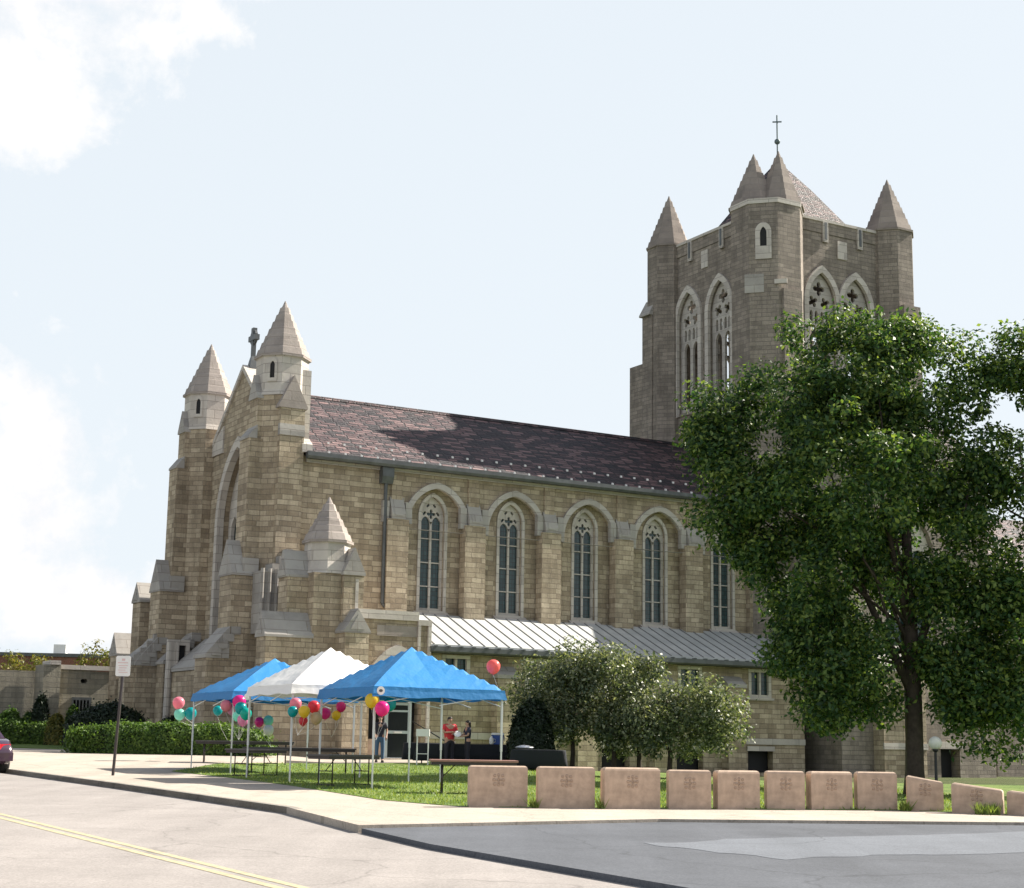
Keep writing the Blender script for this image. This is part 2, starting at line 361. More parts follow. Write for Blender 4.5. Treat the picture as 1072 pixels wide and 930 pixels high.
def copy_tree(o, parent=None):
    c = o.copy(); COL.objects.link(c); c.parent = parent
    for ch in list(o.children): copy_tree(ch, c)
    return c
# arch outlines in (u, w)
def arch(c, hw, z0, zs, za, n=10):
    a = hw; r = za - zs; Rr = (a * a + r * r) / (2 * a); cc = Rr - a
    t1 = math.atan2(r, -cc) if True else 0
    left = []
    a0 = math.pi; a1 = math.atan2(r, 0 - cc)
    for i in range(n + 1):
        t = a0 + (a1 - a0) * i / n
        left.append((c + cc + Rr * math.cos(t), zs + Rr * math.sin(t)))
    right = [(2 * c - u, w) for u, w in reversed(left[:-1])]
    return [(c - hw, z0)] + left + right + [(c + hw, z0)]
def foil(c, z, r, k=4, rot=0, n=32, dip=.5):
    return [(c + r * (dip + (1 - dip) * abs(math.cos(k / 2 * (2 * math.pi * i / n)))) * math.cos(2 * math.pi * i / n + rot),
             z + r * (dip + (1 - dip) * abs(math.cos(k / 2 * (2 * math.pi * i / n)))) * math.sin(2 * math.pi * i / n + rot)) for i in range(n)]
def rect(u0, u1, w0, w1): return [(u0, w0), (u1, w0), (u1, w1), (u0, w1)]

# ------------------------------------------------------------------ ground
def sheet(name, pts, top, mat, thick=.3, sub=0):
    n = len(pts); mb = MB()
    mb.add([(x, y, gz(y) + top) for x, y in pts] + [(x, y, gz(y) + top - thick) for x, y in pts],
           [tuple(range(n))] + [(i, i + n, (i + 1) % n + n, (i + 1) % n) for i in range(n)])
    o = mb.obj(name, mat); bm = bmesh.new(); bm.from_mesh(o.data)
    bmesh.ops.triangulate(bm, faces=[f for f in bm.faces if len(f.verts) > 4]); 
    if sub:
        for _ in range(sub):
            bmesh.ops.subdivide_edges(bm, edges=[e for e in bm.edges if e.calc_length() > 2.2], cuts=1, use_grid_fill=False)
            bmesh.ops.triangulate(bm, faces=[f for f in bm.faces if len(f.verts) > 4])
        for v in bm.verts: v.co.z += gz2(v.co.x, v.co.y) - gz(v.co.y)
    bm.to_mesh(o.data); bm.free()
    return struct(o)
g = MB(); ys = [-120, 0, 75, 200, 1400]
for a, b in zip(ys[:-1], ys[1:]):
    g.add([(-900, a, gz(a) - .7 + (.53 if a < 30 and b < 30 else 0)), (900, a, gz(a) - .7), (900, b, gz(b) - .7), (-900, b, gz(b) - .7)], [(0, 1, 2, 3)])
struct(g.obj('ground', 'earth'))
def L2(X, Y): p = l2w(X, Y, 0); return (p.x, p.y)
KERB = [L2(-15.3, 6.0), (-14.65, 48.38), (-9.33, 39.53), (-3.99, 30.26), (-2.25, 25.6), (-1.02, 22.52), (2.03, 16.84)]
KN = L2(-16.9, -110)
road_pts = [L2(-15.2, 5.98)] + KERB[1:] + [KN, L2(-26.2, -110), L2(-26.2, 5.98)]
sheet('road', road_pts, -.12, 'road')
# the road climbs gently on beyond the level change
mb = MB(); A = [L2(-15.2, 5.9), L2(-26.2, 5.9), L2(-26.2, 140), L2(-15.2, 140)]
mb.add([(x, y, gz(y) - .118) for x, y in A], [(0, 1, 2, 3)]); struct(mb.obj('road', 'road'))
sheet('far_pavement', [L2(-26.35, -110), L2(-32, -110), L2(-32, 10), L2(-26.35, 10)], .0, 'walk')
G = lambda px, py: tuple(ground(px, py)[:2])
walk = [L2(-15.3, 18)] + KERB[1:4] + [(-2.25, 25.5), G(690, 857.5), G(1072, 861), (24, 30.0), (44, 32.5), (44, 36), (26, 33.6), (10.4, 31.4), (8, 32.9), (-.7, 31.5),
        (-2.2, 33), (-5, 40), (-9.0, 47), (-8, 60), (-2, 63.5), (3.0, 67), (-3.5, 69), (-10, 73.3), G(62, 790), G(0, 788), L2(-9.5, 18)]
sheet('pavement', walk, 0, 'walk', .25, 5)
# kerb stone along the pavement
mb = MB(); kp = [Vector((x, y)) for x, y in [L2(-15.3, 18)] + KERB[1:5]]
for i in range(len(kp) - 1):
    a, b = kp[i], kp[i + 1]; d = (b - a).normalized(); nrm = Vector((d.y, -d.x)) * -1
    q = [a - nrm * 0.0, b - nrm * 0.0, b + nrm * .16, a + nrm * .16]
    drop = [0, 0, 0, 0]
    if i == len(kp) - 2: drop = [0, .05, .05, 0]
    mb.add([(p.x, p.y, gz(p.y) + .006 - e) for p, e in zip(q, drop)] + [(p.x, p.y, gz(p.y) - .2) for p in q], [(0, 1, 2, 3), (0, 4, 5, 1), (1, 5, 6, 2), (2, 6, 7, 3), (3, 7, 4, 0)])
struct(mb.obj('kerb', 'kerb'))
drive = [(-2.2, 25.45), G(690, 858), G(1072, 861.6), (24, 29.95), (44, 32.4), (60, 20), (60, -40), L2(-16.75, -60), (2.03, 16.84), (-1.02, 22.52)]
sheet('driveway', drive, -.045, 'asphalt', .3)
pl0 = [G(676, 880), G(760, 876), G(1072, 868), (12, 25), (12, 22.4), G(1072, 889), G(900, 893), G(820, 896), G(740, 888)]; patch = []
for k in range(len(pl0)):                 # ragged edge of the repair
    p_, q_ = Vector(pl0[k]), Vector(pl0[(k + 1) % len(pl0)]); m_ = max(2, int((q_ - p_).length / .22)); ph = random.random() * 6
    for s_ in range(m_):
        f_ = s_ / m_; v_ = p_.lerp(q_, f_); patch.append((v_.x + random.uniform(-.02, .02), v_.y + random.uniform(-.05, .05) + .12 * math.sin(ph + f_ * 5)))
sheet('asphalt_patch', patch, -.041, 'asphalt2', .002)
for dx in (-.12, .12):                       # double yellow centre line
    c0 = -20.15
    mb = MB(); mb.add([(x, y, gz(y) - .116) for x, y in (L2(c0 + dx - .06, -110), L2(c0 + dx + .06, -110), L2(c0 + dx + .06, 5.8), L2(c0 + dx - .06, 5.8))], [(0, 1, 2, 3)])
    struct(mb.obj('lane_marking', 'yellow'))
LAWN = [(-9.75, 48.26), (-7.4, 44.2), (-5.31, 40.05), (-3.6, 36), (-2.49, 33.32), (-1.2, 31.7), (-.72, 31.32), (3, 31.78), (7.8, 32.66), (10.6, 31.1), (22, 33.2),
        (40, 36), (45, 90), L2(26, -3.2), L2(5, -3.2), (-3, 62), (-7.0, 58.5), (-9.4, 53)]
sheet('lawn', LAWN, .012, 'grass', .2, 5)
sheet('lawn', [L2(-9.6, 13), G(0, 787), G(62, 789.6), (-10, 73.5), L2(-1.5, -2), L2(-1.5, 18)], .008, 'grass', .2, 4)

# ------------------------------------------------------------------ foliage tools
def leaf_mesh(name, P, Nrm, size, mat, aspect=.6):
    n = len(P); r = rng.normal(size=(n, 3)); Nn = Nrm + .9 * r * .6; Nn /= np.linalg.norm(Nn, axis=1)[:, None]
    t = rng.normal(size=(n, 3)); a = np.cross(Nn, t); a /= np.linalg.norm(a, axis=1)[:, None]; b = np.cross(Nn, a)
    s = (size * (.6 + .8 * rng.random(n)))[:, None] if np.ndim(size) == 0 else size[:, None]
    a = a * s * .5; b = b * s * .5 * aspect
    bend = Nn * s * .12
    V = np.stack([P - a - bend, P - b * .9 + 0 * a, P + a - bend, P + b * .9], 1).reshape(-1, 3)
    me = bpy.data.meshes.new(name); me.vertices.add(4 * n); me.vertices.foreach_set('co', V.astype(np.float32).ravel())
    me.loops.add(4 * n); me.loops.foreach_set('vertex_index', np.arange(4 * n, dtype=np.int32))
    me.polygons.add(n); me.polygons.foreach_set('loop_start', np.arange(0, 4 * n, 4, dtype=np.int32)); me.polygons.foreach_set('loop_total', np.full(n, 4, np.int32))
    me.update(calc_edges=True); me.materials.append(M[mat]); return me
def clump_cloud(centres, radii, per, squash=.8):
    Ps = []; Ns = []
    for c, r in zip(centres, radii):
        k = int(per * (r ** 2)); d = rng.normal(size=(k, 3)); d /= np.linalg.norm(d, axis=1)[:, None]
        rad = r * (1 - .55 * rng.random(k) ** 1.6) * (1 + .15 * rng.normal(size=k)); q = d * rad[:, None]; q[:, 2] *= squash
        Ps.append(q + c); nn = d.copy(); nn[:, 2] += .8; Ns.append(nn)
    P = np.concatenate(Ps); Nn = np.concatenate(Ns); Nn /= np.linalg.norm(Nn, axis=1)[:, None]; return P, Nn
def make_tree(name, base, lobes, nclump, rclump, per, leaf, mat, trunk, label, cat='tree', group=None, trunks=None, forks=(), limbs=9, keep=.55, barkpart='trunk', voids=0, rvoid=.9):
    """lobes: [(x, y, z, rx, ry, rz)] relative to the base; clumps are scattered in the lobes"""
    root = empty(name, base, label, cat, group)
    cs = []; rs = []
    vol = np.array([(l[3] * l[4] * l[5]) ** .62 for l in lobes]); vol = vol / vol.sum()
    holes_ = []
    for _ in range(voids):                 # bays in the crown where no twig reaches
        l = lobes[rng.integers(len(lobes))]; d = rng.normal(size=3); d /= np.linalg.norm(d); holes_.append(np.array([l[0] + d[0] * l[3] * .95, l[1] + d[1] * l[4] * .95, l[2] + d[2] * l[5] * .95]))
    for _ in range(nclump):
        l = lobes[rng.choice(len(lobes), p=vol)]; d = rng.normal(size=3); d /= np.linalg.norm(d)
        rr = (keep + (1 - keep) * rng.random()) * (.92 + .2 * rng.random())
        c_ = np.array([l[0] + d[0] * l[3] * rr, l[1] + d[1] * l[4] * rr, l[2] + d[2] * l[5] * rr])
        if any(np.linalg.norm(c_ - h_) < rvoid for h_ in holes_): continue
        cs.append(np.array([l[0] + d[0] * l[3] * rr, l[1] + d[1] * l[4] * rr, l[2] + d[2] * l[5] * rr])); rs.append(rclump * (.55 + .8 * rng.random()))
    P, Nn = clump_cloud(cs, rs, per)
    me = leaf_mesh('crown', P, Nn, leaf, mat); o = bpy.data.objects.new('crown', me); COL.objects.link(o); o.parent = root
    h, r0 = trunk
    for (tx, ty, lean) in (trunks or [(0, 0, (0, 0))]):
        t = MB(); pts = [(tx + lean[0] * s * h + .06 * math.sin(5 * s + tx), ty + lean[1] * s * h, -.1 + h * s) for s in (0, .08, .3, .6, 1)]
        rad = [r0 * 1.35, r0 * 1.05, r0 * .92, r0 * .75, r0 * .35]; rr = []
        for p, q in zip(pts, rad): rr.append([(p[0] + q * math.cos(2 * math.pi * k / 12) * (1 + .1 * math.sin(3 * k)), p[1] + q * math.sin(2 * math.pi * k / 12), p[2]) for k in range(12)])
        t.rings(rr)
        for (z0_, dx, dy, z1_, fr) in forks:
            t.tube([(0, 0, z0_), (dx * .35, dy * .35, z0_ + (z1_ - z0_) * .3), (dx * .75, dy * .75, z0_ + (z1_ - z0_) * .65), (dx, dy, z1_)], fr, 10, fr * .3)
        order = list(range(len(cs))); random.shuffle(order)
        for i in order[:limbs]:
            c = Vector(cs[i]); s = .35 + .6 * random.random() * min(1, max(.2, (c.z) / h)); s = min(s, .97)
            st = Vector((tx + lean[0] * s * h, ty + lean[1] * s * h, h * s - .1)); mid = (st + c) / 2 + Vector((0, 0, -.12 * (c - st).length))
            t.tube([st, mid, c], r0 * .34 * (1.2 - s), 6, r0 * .07)
        t.obj(barkpart, 'bark', root, True)
    return root
def make_hedge(name, base, rz, L, W, H, label, mat='hedgeleaf', n=14000, leaf=.09, p=4., cat='hedge', group=None, taper=0):
    root = empty(name, base, label, cat, group, rz)
    u = rng.random(n) * 2 * np.pi; v = np.arcsin(rng.random(n) * .999) ; 
    d = np.stack([np.cos(v) * np.cos(u), np.cos(v) * np.sin(u), np.sin(v)], 1); d[:, 0] *= L / 2; d[:, 1] *= W / 2
    # superellipsoid surface
    q = d / np.array([L / 2, W / 2, 1]); k = (np.abs(q) ** p).sum(1) ** (-1 / p); S = q * k[:, None]
    # even out along the length
    m = int(n * .75); S[:m, 0] = rng.random(m) * 1.92 - .96; ang = rng.random(m) * np.pi
    yz = np.stack([np.cos(ang), np.sin(ang)], 1); kk = ((np.abs(yz) ** p).sum(1)) ** (-1 / p); e = (1 - np.abs(S[:m, 0]) ** p) ** (1 / p)
    S[:m, 1] = yz[:, 0] * kk * e; S[:m, 2] = yz[:, 1] * kk * e
    bumpy = 1 + .035 * np.sin(S[:, 0] * L * 1.9 + 1) + .03 * np.sin(S[:, 1] * 7 + S[:, 0] * L * 3.1) + .03 * rng.normal(size=n) - .1 * rng.random(n) ** 2
    P = S * np.array([L / 2, W / 2, H]) * bumpy[:, None]; P[:, 2] = np.maximum(P[:, 2], .02); sh_ = rng.random(n) < .035; P[sh_] *= (1 + .1 * rng.random(sh_.sum()))[:, None]; P[sh_, 2] += .1 * rng.random(sh_.sum()) * H
    Nn = np.sign(S) * np.abs(S) ** (p - 1); Nn /= np.linalg.norm(Nn, axis=1)[:, None] + 1e-6
    me = leaf_mesh('foliage', P, Nn, leaf, mat); o = bpy.data.objects.new('foliage', me); COL.objects.link(o); o.parent = root
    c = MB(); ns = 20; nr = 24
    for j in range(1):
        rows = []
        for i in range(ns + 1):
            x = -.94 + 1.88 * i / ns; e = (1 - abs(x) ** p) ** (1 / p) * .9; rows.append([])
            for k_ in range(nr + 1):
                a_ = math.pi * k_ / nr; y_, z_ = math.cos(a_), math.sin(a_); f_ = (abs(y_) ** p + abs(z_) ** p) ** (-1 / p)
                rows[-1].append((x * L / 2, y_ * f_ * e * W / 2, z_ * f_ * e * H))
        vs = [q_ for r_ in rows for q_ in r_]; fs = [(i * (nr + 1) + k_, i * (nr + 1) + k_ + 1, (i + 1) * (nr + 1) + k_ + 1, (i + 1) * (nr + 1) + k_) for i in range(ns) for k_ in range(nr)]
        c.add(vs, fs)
    c.obj('inner_shell', 'core', root, True)  # solid shell under the leaves, inner shade put into its near-black colour
    return root
M['core'] = simple('inner_shade', (.012, .02, .008), 1.)

# ------------------------------------------------------------------ church
GZ = .95
church = empty('church', (CO.x, CO.y, GZ), 'large buff stone gothic church with pointed spires, clay tile roof and square bell tower', 'church', rz=CA)
def ch(mb, name, mat, parent=None, smooth=False):
    return mb.obj(name, mat, parent or church, smooth, dz=GZ)
mY = lambda u, w, d: (u, d, w)               # plate in a wall that runs along X
mX = lambda u, w, d: (d, u, w)               # plate in a wall that runs along Y
B0 = .2                                       # base of everything, below grade

# nave side wall: outer skin with arched recesses, inner wall with windows
WC = [6.53, 10.6, 14.68, 18.76, 22.88]
holes = [arch(c, 1.47, 7.0, 11.25, 12.98) for c in WC]
nw = MB().shape(rect(-.1, 25.9, B0, 13.8), holes, 0, .32, mY)
nave = ch(nw, 'nave_wall', 'stone')
inner = MB().shape(rect(.3, 25.6, 6.6, 13.4), [arch(c, .62, 7.42, 11.75, 12.62) for c in WC], .34, .7, mY)
ch(inner, 'recess_wall', 'stone', nave)
far = MB().box(.2, 25.9, 11.0, 11.5, B0, 13.8); ch(far, 'far_wall', 'stone', nave)
def window_mesh(c, hw, zb, zs, za, y, depth):
    fr = MB(); o = arch(c, hw, zb, zs, za)
    lw = hw * .36; g = hw * .44; zt = zs - .35
    hs = [arch(c - g, lw, zb + .14, zt, zt + .32), arch(c + g, lw, zb + .14, zt, zt + .32),
          foil(c, zs + .08, hw * .36, 4, 0, 32, .35), foil(c - hw * .55, zs - .02 + .12, hw * .17, 2, .9, 20, .3), foil(c + hw * .55, zs + .1, hw * .17, 2, -.9, 20, .3),
          foil(c - hw * .27, zs + .46, hw * .15, 2, .8, 20, .35), foil(c + hw * .27, zs + .46, hw * .15, 2, -.8, 20, .35), foil(c, zs - .32, hw * .12, 3, .5, 18, .4)]
    fr.shape(o, hs, y, y + depth, mY); return fr
for c in WC:
    w = ch(window_mesh(c, .618, 7.43, 11.75, 12.61, .5, .14), 'window', 'trim')
    fr = MB()
    fr.shape(arch(c, .74, 7.3, 11.75, 12.78), [arch(c, .6, 7.45, 11.75, 12.6)], (.28), .38, mY); ch(fr, 'frame', 'trim', w)
    ch(MB().shape(arch(c, .61, 7.44, 11.75, 12.6), [], .6, .62, mY), 'pane', 'glass', w)
    for z in (8.55, 9.62, 10.7): ch(MB().box(c - .6, c + .6, (.525), .57, z - .025, z + .025), 'glazing_bar', 'trim', w)
    ch(MB().wedge_y([(.1, 7.2), (.1, 7.26), (.36, 7.42), (.36, 7.2)], c - .85, c + .85), 'sill', 'trim', w)
    hd = MB().shape(arch(c, 1.66, 11.0, 11.25, 13.2, 14), [arch(c, 1.42, 10.99, 11.25, 12.93, 14)], -.14, .06, mY)
    ch(hd, 'hood_mould', 'trim_mid')
for i, c in enumerate([4.5, 8.4, 12.46, 16.55, 20.68]):
    w = .52; b = MB().box(c - w, c + w, -.32, .2, B0, 11.35)
    bt = ch(b, 'buttress', 'stone')
    cap = MB(); cap.wedge_y([(-.36, 11.35), (-.36, 11.6), (-.06, 12.35), (.1, 12.35), (.1, 11.35)], c - .34, c + .34)
    for s in (-1, 1): cap.box(c + s * .56 - .16, c + s * .56 + .16, -.2, .05, 11.2, 12.15)
    cap.wedge_y([(-.39, 11.5), (-.39, 11.55), (-.3, 11.85), (-.3, 11.5)], c - .2, c + .2)
    ch(cap, 'weathering_cap', 'trim_dark', bt)
    ch(MB().box(c - .27, c + .27, -.1, .15, 12.2, 13.62), 'pilaster', 'stone', bt)
ch(MB().box(.1, 25.6, -.13, .12, 13.5, 13.72), 'cornice', 'trim')
# roof
PITCH = (17.72 - 13.85) / 6.15
rf = MB()
prof = [(-.42, 13.82), (5.75, 17.72), (11.9, 13.82), (11.9, 13.6), (5.75, 17.45), (-.42, 13.6)]
rf.wedge_y(prof, .0, 26.2); roof = ch(rf, 'nave_roof', 'tile')
ch(MB().wedge_y([(5.6, 17.66), (5.75, 17.82), (5.9, 17.66)], .1, 26), 'ridge_tiles', 'tile', roof)
gt = MB().wedge_y([(-.62, 13.9), (-.62, 13.72), (-.54, 13.62), (-.36, 13.62), (-.36, 13.9)], -.05, 25.6); ch(gt, 'gutter', 'lead')
sg0 = None
for row, (yy, off) in enumerate(((-.2, 0), (.75, .35))):
    for i in range(31):
        x = 1.1 + off + i * .78
        z = 13.82 + (yy + .42) * PITCH * .985
        if sg0 is None:
            sg0 = MB().wedge([(-.045, 0), (.045, 0), (.045, .085), (-.045, .1)], -.04, .04)
            o = sg0.obj('snow_guard', 'white', church)
            sg0 = o
        else:
            o = sg0.copy(); COL.objects.link(o); o.parent = church
        o.location = (x, yy, z - GZ + .01)
dp = MB().tube([(3.9, -.22, 13.3), (3.9, -.16, 12.6), (3.9, -.16, 7.6)], .085, 10); dp.tube([(3.9, -.16, 7.6), (4.15, -.16, 7.35)], .085, 10)
d = ch(dp, 'downspout', 'lead'); ch(MB().wedge_y([(-.42, 13.62), (-.42, 13.2), (-.3, 12.9), (-.05, 12.9), (-.05, 13.62)], 3.62, 4.18), 'leader_head', 'lead', d)

# west front ------------------------------------------------------
GC = 5.75
fw = MB().shape([(0.2, B0), (11.3, B0), (11.3, 15.2), (9.3, 15.5), (GC, 18.55), (2.2, 15.5), (.2, 15.2)], [arch(GC, 2.3, 5.6, 11.5, 15.1, 16)], -.75, -.1, mX)
front = ch(fw, 'gable_wall', 'stone')
cp = MB()
for s in (1, -1):
    cp.wedge_y([(GC, 18.57), (GC, 18.85), (GC + s * 3.6, 15.76), (GC + s * 3.6, 15.46)], -.85, .0)
ch(cp, 'coping', 'trim', front)
ch(MB().wedge_y([(8.0, 15.0), (9.7, 15.0), (9.7, 15.5), (8.0, 16.3)], -.82, -.7), 'shield_band', 'trim', front)
rc = MB().shape(arch(GC, 2.55, 5.4, 11.5, 15.45, 16), [arch(GC, 2.2, 5.41, 11.5, 14.95, 16)], -.92, -.6, mX); ch(rc, 'window_surround', 'trim', front)
gw = MB().shape(arch(GC, 2.29, 5.6, 11.5, 15.08, 16), [arch(GC - 1.5, .42, 5.9, 11.2, 11.9), arch(GC - .5, .4, 5.9, 11.2, 11.9), arch(GC + .5, .4, 5.9, 11.2, 11.9), arch(GC + 1.5, .42, 5.9, 11.2, 11.9),
     foil(GC, 13.2, .8, 6), foil(GC - 1, 12.2, .3), foil(GC + 1, 12.2, .3)], -.32, -.15, mX)
gw = ch(gw, 'great_window', 'trim'); ch(MB().shape(arch(GC, 2.28, 5.6, 11.5, 15.0, 16), [], -.13, -.11, mX), 'pane', 'glass', gw)
cr = MB().poly_prism(-.35, GC, [(.3, 18.7), (.2, 19.1), (.13, 19.3), (.13, 20.05)], 4)
cr.box(-.47, -.23, GC - .42, GC + .42, 20.056, 20.31); cr.box(-.45, -.25, GC - .13, GC + .13, 20.0, 20.67)
for k in range(16):
    a, b = 2 * math.pi * k / 16, 2 * math.pi * (k + 1) / 16
    cr.bar((-.35, GC + .31 * math.cos(a), 20.21 + .31 * math.sin(a)), (-.35, GC + .31 * math.cos(b), 20.21 + .31 * math.sin(b)), .12)
ch(cr, 'gable_cross', 'lead')
def gablet_x(mb, x0, x1, y, hw, z0, z1):     # ridge along X
    mb.wedge_y([(y - hw, z0), (y - hw, z0 + .1), (y, z1), (y + hw, z0 + .1), (y + hw, z0)], x0, x1)
def gablet_y(mb, y0, y1, x, hw, z0, z1):
    mb.wedge([(x - hw, z0), (x - hw, z0 + .1), (x, z1), (x + hw, z0 + .1), (x + hw, z0)], y0, y1)
CR = 1 / math.cos(math.pi / 8)
def spire(mb, x, y, r, z0, z1, n=8, courses=8):
    prof = [(r * CR * 1.06, z0 - .06), (r * CR * 1.06, z0 + .06)]
    for k in range(courses):
        f0 = k / courses; f1 = (k + 1) / courses; zz0 = z0 + .06 + (z1 - z0) * f0; zz1 = z0 + .06 + (z1 - z0) * f1
        prof += [(r * CR * (1 - f0) + .0, zz0), (r * CR * (1 - f1) + .045 * (k < courses - 1) + .02, zz1 - .02)]
    mb.poly_prism(x, y, prof, n)
def facade_turret(x, y, side):
    t = MB().poly_prism(x, y, [(1.06 * CR, B0), (1.06 * CR, 16.35)]); t = ch(t, 'facade_turret', 'stone')
    dr = MB().poly_prism(x, y, [(1.12 * CR, 16.35), (1.06 * CR, 16.6), (1.06 * CR, 18.05), (1.16 * CR, 18.15)]); ch(dr, 'drum', 'trim', t)
    s = MB(); spire(s, x, y, 1.1, 18.15, 20.78); ch(s, 'spire', 'spire', t)
    # lancets on the faces that look at the road
    for a in (195, 285):
        b = R(a) - CA  # azimuth-ish: outward normal angle in church frame
        ang = R(60 - a)
        nx, ny = math.cos(ang), math.sin(ang)
        mp = lambda u, w, d_: (x + nx * (1.06 + d_) - ny * u, y + ny * (1.06 + d_) + nx * u, w)
        q = MB().shape(arch(0, .22, 16.95, 17.75, 18.02), [arch(0, .11, 17.1, 17.65, 17.85)], -.02, .05, mp); ch(q, 'lancet', 'trim', t)
        ch(MB().shape(arch(0, .115, 17.09, 17.65, 17.86), [], -.01, .012, mp), 'lancet_opening', 'dark', t)
    # front buttress, two stages, gableted
    fb = MB().box(x - 1.25, x - .5, y - .46, y + .46, 14.3, 16.2); fb.box(x - 1.6, x - .5, y - .56, y + .56, B0, 14.4); fb = ch(fb, 'buttress', 'stone', t)
    gb = MB(); gablet_x(gb, x - 1.32, x - .85, y, .5, 16.2, 17.3); ch(gb, 'gablet', 'trim_dark', t); ch(MB().wedge([(x - 1.64, 14.4), (x - 1.64, 14.5), (x - 1.25, 15.0), (x - 1.25, 14.4)], y - .58, y + .58), 'weathering', 'trim_dark', t)
    f2 = MB().box(x - 2.15, x - .4, y - .72, y + .72, B0, 8.45); ch(f2, 'buttress', 'stone', t)
    g2 = MB(); gablet_x(g2, x - 2.2, x - 1.3, y, .8, 8.45, 10.0); g2.wedge([(x - 1.7, 8.45), (x - 1.0, 8.45), (x - 1.0, 9.2), (x - 1.7, 9.2)], y - .76, y + .76); ch(g2, 'gablet', 'trim_dark', t)
    f3 = MB().box(x - 3.1, x - .6, y - .7, y + .66, B0, 4.95); ch(f3, 'buttress', 'stone', t)
    w3 = MB().wedge([(x - 3.16, 4.95), (x - 3.16, 5.1), (x - 2.13, 6.3), (x - 2.13, 4.95)], y - .76, y + .72)
    for k in range(4): w3.box(x - 2.9 + k * .27, x - 2.5 + k * .27, y - .84, y - .7, 5.05 + k * .3, 5.38 + k * .3)
    ch(w3, 'weathering', 'trim_dark', t)
    # side buttress
    ys = (y - 1.28, y - .4) if side < 0 else (y + .4, y + 1.28)
    sb = MB().box(x - .5, x + .62, ys[0], ys[1], B0, 15.75); ch(sb, 'buttress', 'stone', t)
    gy = MB()
    y0, y1 = (y - 1.33, y - .75) if side < 0 else (y + .75, y + 1.33)
    gablet_y(gy, y0, y1, x + .06, .66, 15.75, 17.2); ch(gy, 'gablet', 'spire', t)
    ch(MB().wedge_y([(ys[0] - .03, 14.55), (ys[0] - .03, 14.75), (ys[0] - .005, 15.05), (ys[0] + .2, 15.05), (ys[0] + .2, 14.55)], x - .52, x + .64), 'weathering', 'trim_dark', t)
    return t
facade_turret(-.75, 1.0, -1); facade_turret(-.75, 10.5, 1)
ch(MB().wedge_y([(-.3, 13.9), (-.3, 14.25), (1.2, 15.4), (1.2, 14.0)], -.2, .28), 'kneeler', 'trim', front)
ch(MB().box(-.14, .26, .1, .9, 13.9, 17.6), 'parapet_return', 'trim', front)
# lower west front: stage walls, side buttresses and the portal block between the turrets
lw = MB().wedge([(-1.62, B0), (-1.62, 4.3), (-.9, 6.2), (-.9, B0)], -3.3, 15.4); ch(lw, 'lower_wall', 'stone')
pb = MB().wedge([(-2.75, B0), (-2.75, 4.6), (-1.2, 6.0), (-1.2, B0)], 3.0, 7.9); pb = ch(pb, 'portal_block', 'stone')
ch(MB().wedge([(-2.83, 4.62), (-2.83, 4.78), (-1.2, 6.2), (-1.2, 6.02)], 2.9, 8.0), 'weathering', 'trim_dark', pb)
pn = MB().shape(rect(-3.0, -1.95, B0, 6.1), [rect(-2.45, -2.12, z, z + .85) for z in (1.6, 2.75, 3.9, 5.0)], 7.92, 8.1, mY)
pn.box(-2.98, -2.86, 7.8, 7.93, B0, 6.0); pn.box(-2.62, -2.52, 7.8, 7.93, B0, 6.0)
pn = ch(pn, 'tracery_panel', 'trim'); ch(MB().box(-2.95, -2.0, 8.12, 8.3, B0, 6.0), 'panel_back', 'dark', pn)
def stage(x0, x1, y, hw, zt, zr, name='buttress'):
    b = MB().box(x0, x1, y - hw, y + hw, B0, zt); b = ch(b, name, 'stone')
    g_ = MB(); gablet_x(g_, x0 - .06, x1, y, hw + .06, zt, zr); ch(g_, 'gablet', 'trim_dark', b)
    tri = MB().wedge_y([(y - hw * .55, zt + .12), (y, zr - .35), (y + hw * .55, zt + .12)], x0 - .09, x0); ch(tri, 'gablet_face', 'trim_dark', b); return b
stage(-3.0, -.9, 13.0, .6, 8.1, 9.1); stage(-3.35, -1.0, 15.1, .6, 5.6, 6.75)
for (x0, x1, y, z0, z1) in ((-4.25, -2.6, 10.55, 4.95, 6.45), (-2.95, -1.55, 9.0, 5.0, 6.5)):
    b = MB().box(x0, x1, y - .5, y + .5, B0, z0); b = ch(b, 'buttress', 'stone')
    w = MB().wedge([(x0 - .06, z0), (x0 - .06, z0 + .12), (x1, z1), (x1, z0)], y - .56, y + .56)
    for k in range(4): w.box(x0 + .3 + k * .3, x0 + .75 + k * .3, y - .68, y - .5, z0 + .1 + k * .33, z0 + .5 + k * .33)
    ch(w, 'weathering', 'trim_dark', b)
ch(MB().wedge([(-1.64, 4.3), (-1.64, 4.45), (-.9, 6.4), (-.9, 6.2)], -2.2, .2), 'wall_weathering', 'trim_dark'); ch(MB().wedge([(-1.64, 4.3), (-1.64, 4.45), (-.9, 6.4), (-.9, 6.2)], 11.3, 15.3), 'wall_weathering', 'trim_dark')
ch(MB().box(-2.9, -2.0, -.9, -.5, 1.2, 2.0), 'plaque', 'trim')
